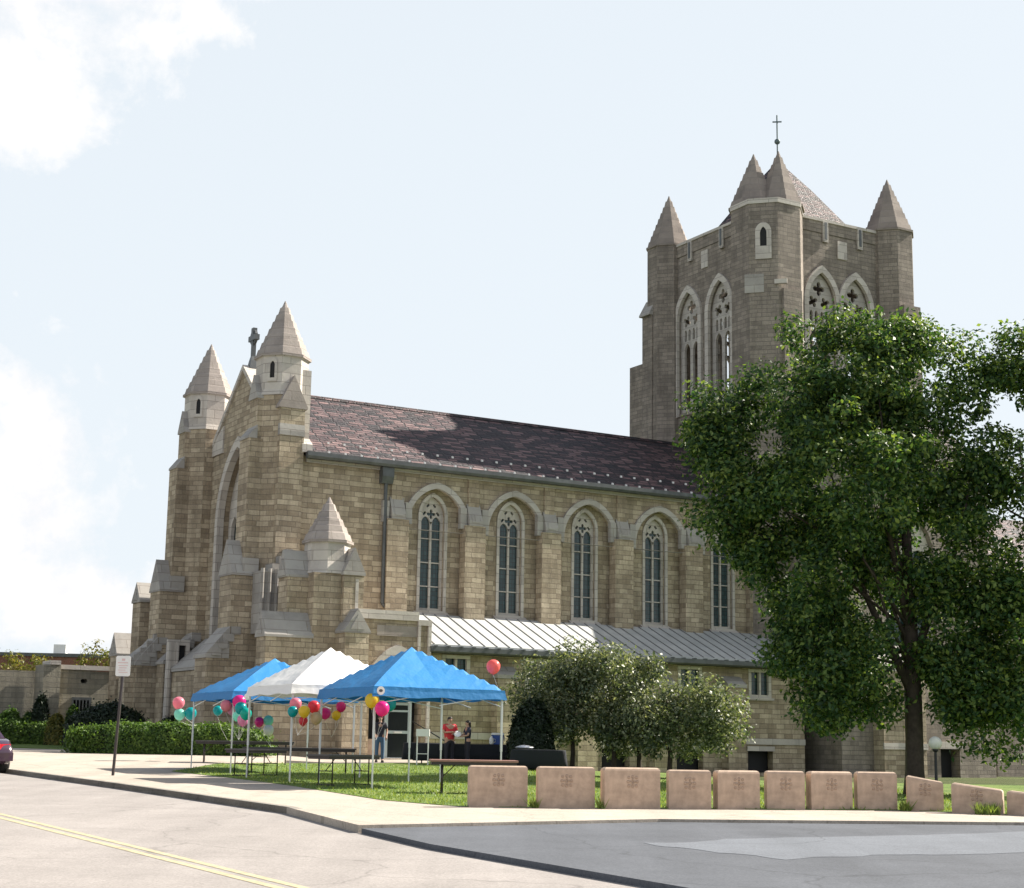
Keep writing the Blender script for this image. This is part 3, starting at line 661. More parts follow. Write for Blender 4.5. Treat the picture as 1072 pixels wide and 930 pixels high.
# blind arcade and pinnacled corner pier
ba = MB().box(-2.0, -.6, -.75, .2, 6.0, 8.6)
for k in range(4): ba.tube([(-1.95 + k * .32, -.78, 6.4), (-1.95 + k * .32, -.78, 8.7)], .09, 8)
for k in range(3): ba.box(-1.5 + k * .3, -.6, -.7, .1, 8.6 + k * .32, 8.95 + k * .32)
ch(ba, 'blind_arcade', 'trim_dark')
px, py_ = .22, -2.45
pr = MB().box(px - .98, px + 1.0, py_ - .98, py_ + 1.6, B0, 8.4); pr = ch(pr, 'corner_pier', 'stone')
dr = MB().poly_prism(px, py_, [(1.02 * CR, 8.4), (.9 * CR, 8.9), (.88 * CR, 9.65), (.98 * CR, 9.75)]); ch(dr, 'drum', 'trim', pr)
s = MB(); spire(s, px, py_, .94, 9.75, 11.65, courses=6); ch(s, 'spire', 'spire', pr)
q = MB(); gablet_y(q, py_ - 1.25, py_ - .5, px + .7, .5, 8.35, 9.5); ch(q, 'gablet', 'trim_dark', pr); q = MB(); gablet_x(q, px - 1.95, px - .6, py_ + .1, .52, 8.2, 9.35); ch(q, 'gablet', 'trim_dark', pr)
ch(MB().box(px + .25, px + 1.15, py_ - 1.2, py_, B0, 8.35), 'pier_buttress', 'stone', pr); ch(MB().box(px - 1.88, px - .6, py_ - .38, py_ + .58, B0, 8.2), 'pier_buttress', 'stone', pr)
ch(MB().wedge_y([(py_ - .34, 8.25), (py_ + .1, 9.0), (py_ + .54, 8.25)], px - 1.99, px - 1.9), 'gablet_face', 'trim_dark', pr)
stage(-2.75, -.7, -2.95, .48, 5.7, 6.75)
b = MB().box(.3, 1.35, -4.35, -3.0, B0, 5.95); b = ch(b, 'buttress', 'stone'); q = MB(); gablet_y(q, -4.4, -3.3, .82, .58, 5.95, 6.95); ch(q, 'gablet', 'trim_dark', b)
ch(MB().wedge([(.5, 6.1), (.82, 6.7), (1.14, 6.1)], -4.43, -4.4), 'gablet_face', 'trim_dark', b)
# side porch with its door
pf = MB().shape(rect(1.05, 4.5, B0, 6.62), [arch(3.0, 1.2, B0 + .01, 3.6, 5.25)], -3.6, -3.0, mY)
porch = ch(pf, 'porch', 'stone')
ch(MB().box(1.1, 4.45, -2.98, -.1, 5.6, 6.5).box(4.2, 4.5, -2.99, -.1, B0, 6.6).box(1.06, 1.3, -2.99, -.1, B0, 6.6), 'porch_body', 'stone', porch)
ch(MB().box(1.0, 3.95, -3.68, -.05, 6.62, 7.0).box(3.95, 4.56, -3.68, -.05, 6.45, 6.68), 'coping', 'trim', porch)
ch(MB().box(1.0, 1.14, -3.66, -3.3, 7.0, 8.2), 'lit_coping_edge', 'trim', porch)  # small parapet coping, its sunlit edge drawn as a pale strip
ch(MB().box(3.92, 4.04, -3.7, -3.55, 5.0, 6.62).box(4.4, 4.54, -3.7, -3.55, B0, 6.45), 'lit_edge', 'trim', porch)  # pale strips put the sunlit right-hand edges into the colour
ch(MB().shape(arch(3.0, 1.48, 3.3, 3.6, 5.6, 14), [arch(3.0, 1.14, 3.29, 3.6, 5.15, 14)], -3.74, -3.5, mY), 'arch_moulding', 'trim', porch)
ch(MB().box(2.05, 4.0, -3.63, -3.55, 5.95, 6.38), 'sunk_panel', 'spire', porch)
ch(MB().box(1.75, 4.3, -2.95, -2.9, B0, 5.3), 'porch_back', 'dark', porch)
ch(MB().shape(arch(3.0, 1.19, 3.3, 3.6, 5.2), [], -3.3, -3.2, mY), 'tympanum', 'stone', porch)
dr = MB().shape(rect(2.62, 3.85, .9, 3.25), [rect(2.78, 3.69, 1.02, 1.98), rect(2.78, 3.69, 2.1, 2.86), rect(2.78, 3.69, 2.94, 3.14)], -3.4, -3.32, mY); dr = ch(dr, 'door', 'alu', porch)
ch(MB().box(2.77, 3.7, -3.37, -3.355, 1.0, 3.15), 'door_glass', 'doorglass', porch)
ch(MB().box(3.05, 3.4, -3.47, -3.41, 2.0, 2.07), 'door_handle', 'white', porch)
ch(MB().box(1.82, 2.6, -3.36, -3.3, B0, 1.75), 'low_screen', 'granite', porch)
ch(MB().box(1.3, 4.4, -4.3, -3.6, B0, .99), 'door_step', 'walk', porch)
# aisle
AX0, AX1, AY = 4.45, 25.2, -3.0
AWC = [6.1, 10.2, 14.3, 18.4, 22.5]
aw = MB().shape(rect(AX0, AX1, B0, 5.55), [rect(c - .62, c + .62, 4.03, 5.26) for c in AWC] + [rect(c - .75, c + .75, .5, 1.5) for c in AWC[1:]], AY, AY + .4, mY)
aisle = ch(aw, 'aisle_wall', 'stone')
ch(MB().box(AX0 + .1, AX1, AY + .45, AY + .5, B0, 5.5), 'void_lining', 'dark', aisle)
for c in AWC:
    f = MB().shape(rect(c - .68, c + .68, 3.97, 5.32), [rect(c - .52, c - .05, 4.12, 5.18), rect(c + .05, c + .52, 4.12, 5.18)], AY - .03, AY + .12, mY)
    f.box(c - .78, c + .78, AY - .12, AY + .05, 3.86, 3.97)
    f = ch(f, 'aisle_window', 'trim'); ch(MB().box(c - .6, c + .6, AY + .14, AY + .16, 4.04, 5.25), 'pane', 'glass', f)
for c in AWC[1:]:
    ch(MB().box(c - .82, c + .82, AY - .06, AY + .1, 1.5, 1.72), 'basement_lintel', 'trim', aisle)
for c in (8.4, 12.5, 16.6, 20.75):
    b = ch(MB().box(c - .52, c + .52, AY - .5, AY + .05, B0, 4.4), 'aisle_buttress', 'stone')
    ch(MB().wedge_y([(AY - .55, 4.4), (AY - .55, 4.56), (AY + .02, 4.95), (AY + .02, 4.4)], c - .56, c + .56), 'weathering_cap', 'trim_dark', b)
for a, b in zip([AX0] + [c + .53 for c in (8.4, 12.5, 16.6, 20.75)], [c - .53 for c in (8.4, 12.5, 16.6, 20.75)] + [AX1]): ch(MB().box(a, b, AY - .06, AY + .1, 1.8, 2.08), 'string_course', 'trim', aisle)
ar = MB().wedge_y([(-3.55, 5.6), (-3.55, 5.72), (.02, 7.26), (.02, 7.1)], 4.5, 25.3); ar = ch(ar, 'aisle_roof', 'zinc')
sm = MB(); sp = (7.26 - 5.72) / 3.57
for i in range(34):
    x = 4.75 + i * .61
    sm.add([(x - .03, -3.56, 5.72), (x + .03, -3.56, 5.72), (x + .03, 0, 7.255), (x - .03, 0, 7.255), (x - .022, -3.56, 5.752), (x + .022, -3.56, 5.752), (x + .022, 0, 7.287), (x - .022, 0, 7.287)],
           [(4, 5, 6, 7), (0, 1, 5, 4), (1, 2, 6, 5), (3, 0, 4, 7)])
ch(sm, 'standing_seams', 'seam', ar)
gg = MB().wedge_y([(-3.78, 5.62), (-3.78, 5.42), (-3.68, 5.36), (-3.54, 5.36), (-3.54, 5.62)], 4.5, 25.3)
for i in range(35): gg.box(4.72 + i * .61, 4.8 + i * .61, -3.8, -3.55, 5.6, 5.66)
ch(gg, 'aisle_gutter', 'lead', ar)
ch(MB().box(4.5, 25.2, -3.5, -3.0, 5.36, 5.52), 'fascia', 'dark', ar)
# transept and chancel range behind the big tree
TY = -4.5
tx = MB().shape(rect(26.2, 36.4, B0, 16.2), [arch(31.0, 1.6, 6.5, 11, 13.6), rect(32.6, 33.9, .3, 1.75)], TY, TY + .6, mY)
tx.box(26.2, 26.8, TY + .61, .2, B0, 16.2).box(35.8, 36.4, TY + .61, 0.2, B0, 16.2)
tr = ch(tx, 'transept', 'stone_tower')
ch(MB().wedge([(25.9, 16.22), (31.3, 18.8), (36.7, 16.22)], TY - .2, 1.5), 'transept_roof', 'tile', tr)
ch(MB().shape(arch(31.0, 1.59, 6.5, 11, 13.58), [arch(30.25, .6, 6.7, 10.8, 11.6), arch(31.75, .6, 6.7, 10.8, 11.6), foil(31.0, 12.1, .55)], TY + .3, TY + .4, mY), 'transept_window', 'trim', tr)
ch(MB().box(29.3, 32.7, TY + .55, TY + .58, 6.4, 13.8), 'pane', 'glass', tr); ch(MB().box(32.5, 34.0, TY + .62, TY + .7, .3, 1.9), 'basement_door', 'dark', tr)
b = ch(MB().box(28.2, 30.95, TY - .75, TY - .02, B0, 5.4), 'buttress', 'stone', tr)
ch(MB().box(28.15, 31.0, TY - .81, TY - .73, 1.68, 1.98), 'string_course', 'trim', b); ch(MB().wedge_y([(TY - .81, 5.4), (TY - .81, 5.55), (TY, 6.7), (TY, 5.4)], 28.15, 31.0), 'weathering_cap', 'trim_dark', b)
ch(MB().box(32.45, 34.05, TY - .12, TY + .02, 1.75, 2.1), 'lintel', 'trim', tr)
ch(MB().box(29.55, 29.63, TY - .85, TY - .76, B0, 5.3), 'conduit', 'lead', b)
cn = MB().shape(rect(36.4, 58, B0, 11.5), [arch(38.7, 1.25, .21, 1.9, 3.1), arch(43, .8, 5, 8.4, 9.4), arch(48, .8, 5, 8.4, 9.4), arch(53, .8, 5, 8.4, 9.4)], -1.2, -.6, mY)
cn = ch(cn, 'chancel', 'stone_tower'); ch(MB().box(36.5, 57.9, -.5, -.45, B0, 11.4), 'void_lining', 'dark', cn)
ch(MB().wedge_y([(-1.5, 11.5), (4.8, 15.5), (11, 11.5)], 36.4, 58), 'chancel_roof', 'tile', cn)
ch(MB().box(57.4, 58, -.4, 10.5, B0, 11.5).box(36.5, 58, 10.0, 10.5, B0, 11.5), 'end_wall', 'stone_tower', cn)

# bell tower ------------------------------------------------------
TX0, TX1, TY0, TY1 = 26.2, 34.8, .5, 9.1
tc_ = MB()
lw_ = [7.15, 4.25]; bw_ = [29.55, 31.95]
def bel(cs): return [arch(c, 1.0, 20.0, 25.2, 26.9) for c in cs]   # open belfry lights
tc_.shape(rect(TY0 - .3, TY1 + .3, B0, 29.1), bel(lw_), TX0 - .3, TX0 + .3, mX)
tc_.shape(rect(TY0 - .3, TY1 + .3, B0, 29.1), bel(lw_), TX1 - .3, TX1 + .3, mX)
tc_.shape(rect(TX0 + .31, TX1 - .31, B0, 29.1), bel(bw_), TY0 - .3, TY0 + .3, mY)
tc_.shape(rect(TX0 + .31, TX1 - .31, B0, 29.1), bel(bw_), TY1 - .3, TY1 + .3, mY)
tc_.box(TX0 + .35, TX1 - .35, TY0 + .35, TY1 - .35, 18.6, 18.9)
tower = ch(tc_, 'bell_tower', 'stone_tower')
def belfry(c, plane, mp, sgn):
    d0, d1 = (plane - .12, plane + .02)
    f = MB().shape(arch(c, .98, 20.02, 25.2, 26.87), [arch(c - .4, .27, 20.2, 23.5, 23.98), arch(c + .4, .27, 20.2, 23.5, 23.98), foil(c, 26.0, .4, 4, 0, 32, .4), foil(c - .42, 25.25, .34, 4, .5, 32, .4), foil(c + .42, 25.25, .34, 4, .5, 32, .4),
                     arch(c - .55, .1, 24.12, 24.62, 24.78), arch(c - .2, .1, 24.12, 24.62, 24.78), arch(c + .2, .1, 24.12, 24.62, 24.78), arch(c + .55, .1, 24.12, 24.62, 24.78)], d0, d1, mp)
    f = ch(f, 'belfry_window', 'trim_mid', tower)
    h0, h1 = sorted((plane + sgn * .26, plane + sgn * .44))
    ch(MB().shape(arch(c, 1.27, 19.8, 25.2, 27.25, 14), [arch(c, .97, 19.81, 25.2, 26.85, 14)], h0, h1, mp), 'hood_mould', 'trim', tower)
for c in lw_: belfry(c, TX0, mX, -1); belfry(c, TX1, mX, 1)
for c in bw_: belfry(c, TY0, mY, -1); belfry(c, TY1, mY, 1)
par = MB()
for a, b in ((TY0, TY1),): par.box(TX0 - .35, TX0 + .15, a, b, 29.1, 29.75).box(TX1 - .15, TX1 + .35, a, b, 29.1, 29.75)
par.box(TX0 + .2, TX1 - .2, TY0 - .35, TY0 + .15, 29.1, 29.74).box(TX0 + .2, TX1 - .2, TY1 - .15, TY1 + .35, 29.1, 29.74)
ch(par, 'parapet', 'stone_tower', tower)
cp = MB().box(TX0 - .42, TX0 + .2, TY0, TY1, 29.75, 29.9).box(TX1 - .2, TX1 + .42, TY0, TY1, 29.75, 29.9).box(TX0 + .2, TX1 - .2, TY0 - .42, TY0 + .2, 29.74, 29.89).box(TX0 + .2, TX1 - .2, TY1 - .2, TY1 + .42, 29.74, 29.89)
ch(cp, 'coping', 'trim', tower)
for c in (4.0, 6.9):
    ch(MB().box(TX0 - .45, TX0 - .34, c - .17, c + .17, 28.6, 29.76), 'parapet_slot', 'trim', tower)
    ch(MB().box(TX0 - .48, TX0 - .44, c - .08, c + .08, 28.75, 29.7), 'slot_shade', 'lead', tower)
ch(MB().box(TX0 - .37, TX0 - .29, 5.3, 5.9, 27.9, 28.9), 'panel', 'trim', tower)
for c in (29.85, 32.3):
    ch(MB().box(c - .17, c + .17, TY0 - .45, TY0 - .34, 28.6, 29.75), 'parapet_slot', 'trim', tower)
    ch(MB().box(c - .08, c + .08, TY0 - .48, TY0 - .44, 28.75, 29.7), 'slot_shade', 'lead', tower)
ch(MB().box(30.75, 31.4, TY0 - .37, TY0 - .29, 27.85, 28.85), 'panel', 'trim', tower)
# pyramid roof with bell-cast eaves and its cross
cxT, cyT = (TX0 + TX1) / 2, (TY0 + TY1) / 2
hw = 3.45
ch(MB().poly_prism(cxT, cyT, [(hw * 1.4142, 29.3), (hw * 1.08, 30.8), (hw * .55, 32.9), (.1, 34.75)], 4), 'tower_roof', 'tile', tower)
fn = MB().tube([(cxT, cyT, 34.5), (cxT, cyT, 37.6)], .042, 8); fn.ball((cxT, cyT, 36.0), .17).bar((cxT - .26 * .8, cyT + .26 * .6, 37.2), (cxT + .26 * .8, cyT - .26 * .6, 37.2), .065)
ch(fn, 'roof_cross', 'greenbronze', tower)
def tower_turret(x, y, r, twin=False, buts=()):
    t = ch(MB().poly_prism(x, y, [(r * CR, B0), (r * CR, 29.95)]), 'corner_turret', 'stone_tower', tower)
    s = MB()
    if twin:
        for k in (-1, 1): spire(s, x + k * .66 * .777, y - k * .66 * .63, r * .68, 29.95, 33.1 + .12 * (k > 0), courses=8)
        ch(MB().poly_prism(x, y, [((r + .05) * CR, 29.75), ((r + .05) * CR, 30.02)]), 'turret_cornice', 'trim', tower)
    else: spire(s, x, y, r, 29.95, 33.2, courses=9)
    ch(s, 'spire', 'tspire', tower)
    return t
tower_turret(26.35, .75, 1.82, True); tower_turret(TX0 - .05, TY1 + .3, 1.18); tower_turret(TX1, TY0, 1.28); tower_turret(TX1, TY1, 1.28)
nx, ny = -math.sqrt(.5), -math.sqrt(.5)
mp = lambda u, w, d_: (26.35 + nx * (1.82 + d_) - ny * u, .75 + ny * (1.82 + d_) + nx * u, w)
ch(MB().shape(arch(0, .42, 26.7, 28.2, 28.7), [arch(0, .17, 27.4, 28.1, 28.45)], 0, .07, mp), 'turret_lancet', 'trim', tower)
ch(MB().shape(arch(0, .175, 27.39, 28.1, 28.46), [], .004, .02, mp), 'lancet_opening', 'dark', tower)
ch(MB().shape(rect(-1.0, .0, 24.9, 25.9), [], 0, .05, mp), 'offset_stone', 'trim_dark', tower); ch(MB().shape(rect(.55, 1.2, 25.3, 25.55), [], 0, .12, mp), 'offset_stone', 'trim', tower)
tb = MB().box(24.6, 26.6, .1, 1.4, B0, 25.1).box(25.8, 27.0, -1.25, .3, B0, 25.1).box(34.2, 35.4, -1.2, .3, B0, 25.5)
tb.box(24.9, 26.4, 9.35, 10.3, B0, 25.9).box(25.6, 26.9, 9.5, 11.0, B0, 25.2).box(25.4, 27.0, 9.4, 12.3, B0, 23.4)
ch(tb, 'tower_buttress', 'stone_tower', tower)
ch(MB().wedge([(24.55, 25.1), (24.55, 25.2), (25.2, 26.3), (25.2, 25.1)], .05, 1.45), 'weathering', 'trim_dark', tower); wb = MB().wedge([(24.7, 25.9), (24.7, 26), (25.2, 26.9), (25.2, 25.9)], 9.32, 10.35)
ch(wb, 'weathering', 'trim_dark', tower); wb = MB()
wb.wedge_y([(9.9, 26.2), (11.05, 25.3), (11.05, 25.2), (9.9, 25.2)], 25.55, 26.95)
ch(wb, 'weathering', 'trim_dark', tower)

# ------------------------------------------------------------------ low walls and buildings on the left
def lw_obj(name, X, Y, label, cat, group=None):
    p = l2w(X, Y, 0); return empty(name, (p.x, p.y, gz(p.y) - .05), label, cat, group, CA)
wl = lw_obj('garden_wall', -3, 16.5, 'long grey stone wall with dark barred opening and pale coping beyond the clipped hedges', 'wall')
x0 = -6.0
def wx(px): return onY(px, 730, 16.5)[0] + 3.0
zt = lambda px, py: onY(px, py, 16.5)[1] - 1.1
W = MB().shape([(wx(59), -.3), (wx(128), -.3), (wx(128), zt(110, 702)), (wx(59), zt(75, 699))], [rect(wx(76), wx(95), zt(85, 744), zt(85, 729)), foil(wx(87), zt(87, 711), .17, 2, 0, 16)], 0, .5, mY)
W.obj('wall_panel', 'stone_wall', wl)
MB().shape(rect(wx(-40), wx(43), -.3, zt(25, 699)), [], 1.2, 1.7, mY).obj('rear_panel', 'stone_wall', wl)
MB().box(wx(41), wx(59) - .003, -.55, 1.1, -.3, zt(50, 694)).obj('pier', 'stone_wall', wl)
MB().box(wx(60), wx(127), -.12, .6, zt(75, 699), zt(75, 699) + .22).obj('coping', 'trim', wl)
MB().box(wx(47), wx(58), -.66, .9, zt(50, 694), zt(50, 694) + .2).obj('pier_cap', 'trim', wl)
gr = MB().shape(rect(wx(75.3), wx(95.7), zt(85, 745), zt(85, 728)), [rect(wx(77 + k * 3.5), wx(79.3 + k * 3.5), zt(85, 743), zt(85, 731)) for k in range(5)], -.06, .04, mY); gr.obj('grille', 'lead', wl)
MB().box(wx(74), wx(97), .52, .56, .5, zt(85, 705)).obj('opening_back', 'dark', wl)
p = l2w(8, 95, 0)
bb = empty('brick_building', at(45, 760, 165), 'distant red brick building with flat grey parapet showing above the stone wall', 'building', rz=R(8)); bb.location.z = 1.0
q = MB().shape(rect(-6.5, 16, -.2, 8.6), [rect(a, a + 1.4, b_, b_ + 1.5) for a in (-5, -2, 1, 4, 7, 10, 13) for b_ in (1.2, 4.6)], 0, .4, mY); q.box(-6.5, 16, 8.0, 8.4, -.2, 8.6); q.obj('wall', 'brick', bb)
MB().box(-6.4, 15.9, .45, .5, 0, 8.5).obj('window_panes', 'glass', bb)
MB().box(-6.7, 16.2, -.15, 8.6, 8.6, 8.95).obj('parapet', 'lead', bb)
MB().box(-16, -6.51, 1.0, 9, -.2, 8.9).obj('side_wing', 'stone_wall', bb); MB().box(-16.2, -6.5, .8, 9.2, 8.9, 9.3).obj('roof', 'lead', bb)
MB().box(.4, 1.6, 1.0, 2.6, 8.95, 9.9).obj('roof_unit', 'white', bb)

# ------------------------------------------------------------------ hedges, shrubs and trees
def gpt(px, py): p = ground(px, py); return (p.x, p.y, gz(p.y))
a = at(63, 790, 60.4); b = at(278, 790, 60.4); ctr = (a + b) / 2; ang = math.atan2((b - a).y, (b - a).x)
make_hedge('clipped_hedge', (ctr.x, ctr.y + 1.0, gz2(ctr.x, ctr.y + 1)), ang, (b - a).length, 2.0, 1.08, 'long clipped hedge with rounded end behind the signpost', n=30000, leaf=.11, p=3.5)
a = ground(-60, 782); b = ground(66, 783.5); ctr = (a + b) / 2; ang = math.atan2((b - a).y, (b - a).x)
make_hedge('clipped_hedge', (ctr.x, ctr.y + .8, gz2(ctr.x, ctr.y)), ang, (b - a).length, 1.8, 1.1, 'shorter clipped hedge behind the parked dark car', n=18000, leaf=.12, p=5.)
def shrub(px, wpx, ytop, Y, label, mat='yew', p=2.3, n=9000, leaf=.14, depth=None, cat='shrub', group=None, nm='round_shrub'):
    c = at(px, 780, Y); t = at(px, ytop, Y); z0 = gz2(c.x, Y); s = F_PX / Y
    return make_hedge(nm, (c.x, c.y, z0), R(5), wpx / s, depth or wpx / s * .8, t.z - z0, label, mat, n, leaf, p, cat, group)
shrub(112, 86, 738, 72, 'wide dark domed yew between the hedge and the church corner', n=12000)
shrub(238, 66, 733, 73.5, 'dark yew behind the left blue canopy, against the church front', n=10000)
shrub(180, 40, 752, 74, 'low dark shrub at the foot of the stepped buttresses', n=5000)
shrub(318, 34, 748, 67, 'low shrub beside the porch pier, behind the white canopy', n=4000, mat='hedgeleaf')
shrub(556, 50, 737, 60, 'rounded dark yew beside the aisle wall, left of the small trees', n=12000, p=2.3)
GS = 'shrubs planted along the grey stone wall'
shrub(8, 30, 744, 79, 'bluish shrub at the wall above the parked car', 'hedgeleaf', 2.2, 3500, group=GS)
shrub(28, 20, 747, 79, 'small shrub between two larger ones at the wall', 'leaf', 2.2, 2500, group=GS)
shrub(40, 20, 731, 79, 'tall narrow dark shrub at the foot of the wall pier', 'yew', 2.4, 4000, group=GS)
shrub(57, 22, 749, 78, 'low light green shrub just left of the domed yew', 'yellowleaf', 2.2, 2500, group=GS)
shrub(74, 18, 741, 79.5, 'green shrub under the barred wall opening', 'hedgeleaf', 2.2, 3000, group=GS)

# the big tree by the driveway
Yt = 52.; c = at(957, 820, Yt); sc_ = Yt / F_PX
def lob(px, py, rx, rz, ry=None, Y=Yt):
    p = at(px, py, Y); return (p.x - c.x, p.y - c.y, p.z - gz2(c.x, Yt), rx * sc_, (ry or rx) * sc_, rz * sc_)
lobes = [lob(895, 400, 85, 70), lob(822, 425, 62, 55), lob(757, 446, 44, 30), lob(790, 470, 50, 40), lob(960, 420, 65, 80), lob(870, 500, 130, 110), lob(802, 535, 56, 66), lob(960, 560, 75, 130), lob(1010, 500, 35, 75),
         lob(865, 620, 85, 105), lob(855, 655, 55, 55), lob(890, 690, 65, 45), lob(868, 705, 50, 34), lob(828, 690, 38, 34), lob(872, 728, 48, 22), lob(912, 722, 40, 26), lob(1000, 715, 42, 48), lob(975, 690, 40, 40), lob(735, 442, 40, 28), lob(748, 530, 34, 26), lob(775, 490, 50, 40), lob(800, 600, 36, 44), lob(832, 650, 38, 44), lob(850, 738, 32, 22), lob(890, 735, 36, 22), lob(900, 700, 40, 30), lob(1000, 650, 50, 75), lob(925, 355, 50, 34), lob(850, 360, 42, 26), lob(803, 368, 30, 24), lob(905, 340, 40, 22), lob(1020, 740, 50, 40)]
make_tree('broadleaf_tree', (c.x, c.y, gz2(c.x, Yt)), lobes, 600, .72, 540, .17, 'leaf', (10.0, .27), 'tall dense green broadleaf tree behind the row of stone slabs, in front of the tower', limbs=22, forks=[(3.2, -2.2, .3, 9.0, .17), (4.0, 1.9, -.4, 9.5, .15), (5.0, -1.2, -1.0, 11, .13)], keep=.5, voids=34, rvoid=.9)
# the tree at the frame's edge
Y2 = 52.; c2 = at(1105, 830, Y2); s2 = Y2 / F_PX
def lob2(px, py, rx, rz): 
    p = at(px, py, Y2); return (p.x - c2.x, p.y - c2.y, p.z - gz2(c2.x, Y2), rx * s2, rx * s2, rz * s2)
make_tree('broadleaf_tree', (c2.x, c2.y, gz2(c2.x, Y2)), [lob2(1110, 470, 85, 70), lob2(1075, 380, 40, 35), lob2(1150, 420, 80, 90), lob2(1090, 530, 55, 50), lob2(1160, 600, 90, 120), lob2(1060, 700, 55, 70), lob2(1085, 640, 50, 60), lob2(1055, 770, 30, 30), lob2(1030, 455, 28, 48), lob2(1040, 395, 26, 22), lob2(1020, 560, 30, 60), lob2(1058, 600, 46, 50), lob2(1035, 655, 40, 45), lob2(1068, 735, 42, 48), lob2(1030, 760, 30, 30)],
          230, .72, 470, .18, 'leaf', (11.5, .28), 'green broadleaf tree at the right edge beside the archway, cut off by the frame', limbs=16, voids=14, rvoid=.9)
# small ornamental trees in front of the aisle
def small_tree(px, py, Y, lob_, lbl, trunks=None, n=60, mat='leaf2'):
    cc = at(px, py, Y); s = Y / F_PX; zz = gz2(cc.x, Y)
    L = []
    for (a_, b_, rx, rz) in lob_:
        p = at(a_, b_, Y); L.append((p.x - cc.x, p.y - cc.y, p.z - zz, rx * s, rx * s * .9, rz * s))
    make_tree('ornamental_tree', (cc.x, cc.y, zz), L, n, .6, 470, .14, mat, (2.9, .095), lbl, group='small olive green trees along the aisle wall', limbs=10, trunks=trunks)
small_tree(598, 808, 61.5, [(585, 722, 46, 38), (560, 730, 28, 24), (610, 710, 38, 32), (600, 745, 45, 18), (575, 762, 36, 16)], 'small olive green tree on a single dark trunk, nearest the dark yew', n=80)
small_tree(642, 809, 61, [(645, 715, 48, 38), (668, 728, 38, 34), (640, 750, 44, 22), (655, 770, 36, 16)], 'small olive green tree in the middle of the three, on a slim leaning trunk', n=80, trunks=[(0, 0, (-.04, 0)), (.9, .2, (.03, 0))])
small_tree(700, 809, 60, [(705, 730, 48, 32), (745, 745, 36, 24), (725, 752, 45, 24), (690, 755, 38, 22), (715, 778, 48, 16), (755, 765, 30, 18)], 'small olive green tree farthest right of the three, spreading low', n=85)
# trees behind the wall
cc = at(97, 760, 90)
make_tree('garden_tree', (cc.x, cc.y, gz(90)), [(-.2, 0, 5.2, 1.1, 1., .5), (.4, 0, 4.7, .7, .8, .6), (-.7, 0, 4.6, .5, .6, .3)], 22, .32, 260, .17, 'yellowleaf', (4.6, .06), 'sparse young tree behind the stone wall, just left of the church', limbs=10)
cc = at(14, 760, 92)
make_tree('garden_tree', (cc.x, cc.y, gz(92)), [(-1.3, 0, 4.6, 2., 1.2, .75), (.9, 0, 4.4, 1.2, 1.2, .55)], 34, .5, 240, .17, 'yellowleaf', (4.0, .1), 'rounded yellow green tree top behind the left stretch of stone wall', limbs=8)

# ------------------------------------------------------------------ stone slabs along the pavement
SL = [((-.70, 31.30), (.46, 31.49), .77, .77), ((.60, 31.36), (1.74, 31.54), .77, .77), ((1.86, 31.41), (3.0, 31.75), .77, .77), ((3.11, 31.79), (3.98, 31.88), .735, .735),
      ((4.07, 31.91), (4.96, 32.18), .735, .735), ((5.06, 32.21), (5.85, 32.28), .735, .735), ((5.94, 32.31), (6.84, 32.58), .735, .735), ((6.9, 32.6), (7.74, 32.68), .735, .735),
      ((7.86, 32.54), (8.58, 32.42), .68, .575), ((8.6, 32.07), (9.52, 31.67), .57, .46), ((9.55, 31.68), (10.5, 30.96), .45, .35)]
SLBL = ['stone slab at the left end of the row, beside the lawn and picnic table', 'stone slab second from the left end, in front of the dark yew', 'wide stone slab under the first two slim tree trunks',
        'stone slab with stained face, first of the narrow ones', 'narrow stone slab with dark stained upper edge, below the spreading right small tree', 'narrow stone slab in front of the dark basement opening',
        'narrow stone slab just right of the basement opening', 'stone slab directly left of the big tree trunk', 'stone slab with sloping top directly right of the big tree trunk',
        'long low stone slab with a tuft of weeds at its foot', 'lowest stone slab, last in the row at the right edge']
def rosette(mb, cx_, cz, r, y):
    for k in range(8):
        a_ = math.pi / 4 * k; rr = r * (.95 if k % 2 else .8)
        mb.ball((cx_ + rr * math.cos(a_), y, cz + rr * math.sin(a_)), r * .3, .018, r * .3, 8, 6)
    for k in range(4):
        a_ = math.pi / 2 * k; mb.bar((cx_ + .12 * r * math.cos(a_), y, cz + .12 * r * math.sin(a_)), (cx_ + .62 * r * math.cos(a_), y, cz + .62 * r * math.sin(a_)), r * .24, .03)
for i, ((ax, ay), (bx_, by), h0, h1) in enumerate(SL):
    A = Vector((ax, ay, 0)); Bv = Vector((bx_, by, 0)); d = Bv - A; A = A + d * .025; Bv = Bv - d * .025; d = Bv - A; L = d.length; rz = math.atan2(d.y, d.x)
    rt = empty('stone_slab', (ax, ay, gz(ay)), SLBL[i], 'stone slab', 'carved stone slabs in a row along the pavement', rz)
    m = MB(); bv = .018
    prof = [(0, -.15, 0), (0, 1, 0)]
    m.rings([[(-e + 0, -e, z), (L + e, -e, z2), (L + e, .24 + e, z2), (-e, .24 + e, z)] for e, z, z2 in ((0, -.2, -.2), (0, h0 - .055, h1 - .055), (-.012, h0 - .022, h1 - .022), (-.045, h0, h1))])
    m.obj('slab', 'granite', rt)
    e = MB(); rosette(e, L / 2, (h0 + h1) / 2 * .66, .115, .004); e.obj('carved_rosette', 'granite2', rt, True)
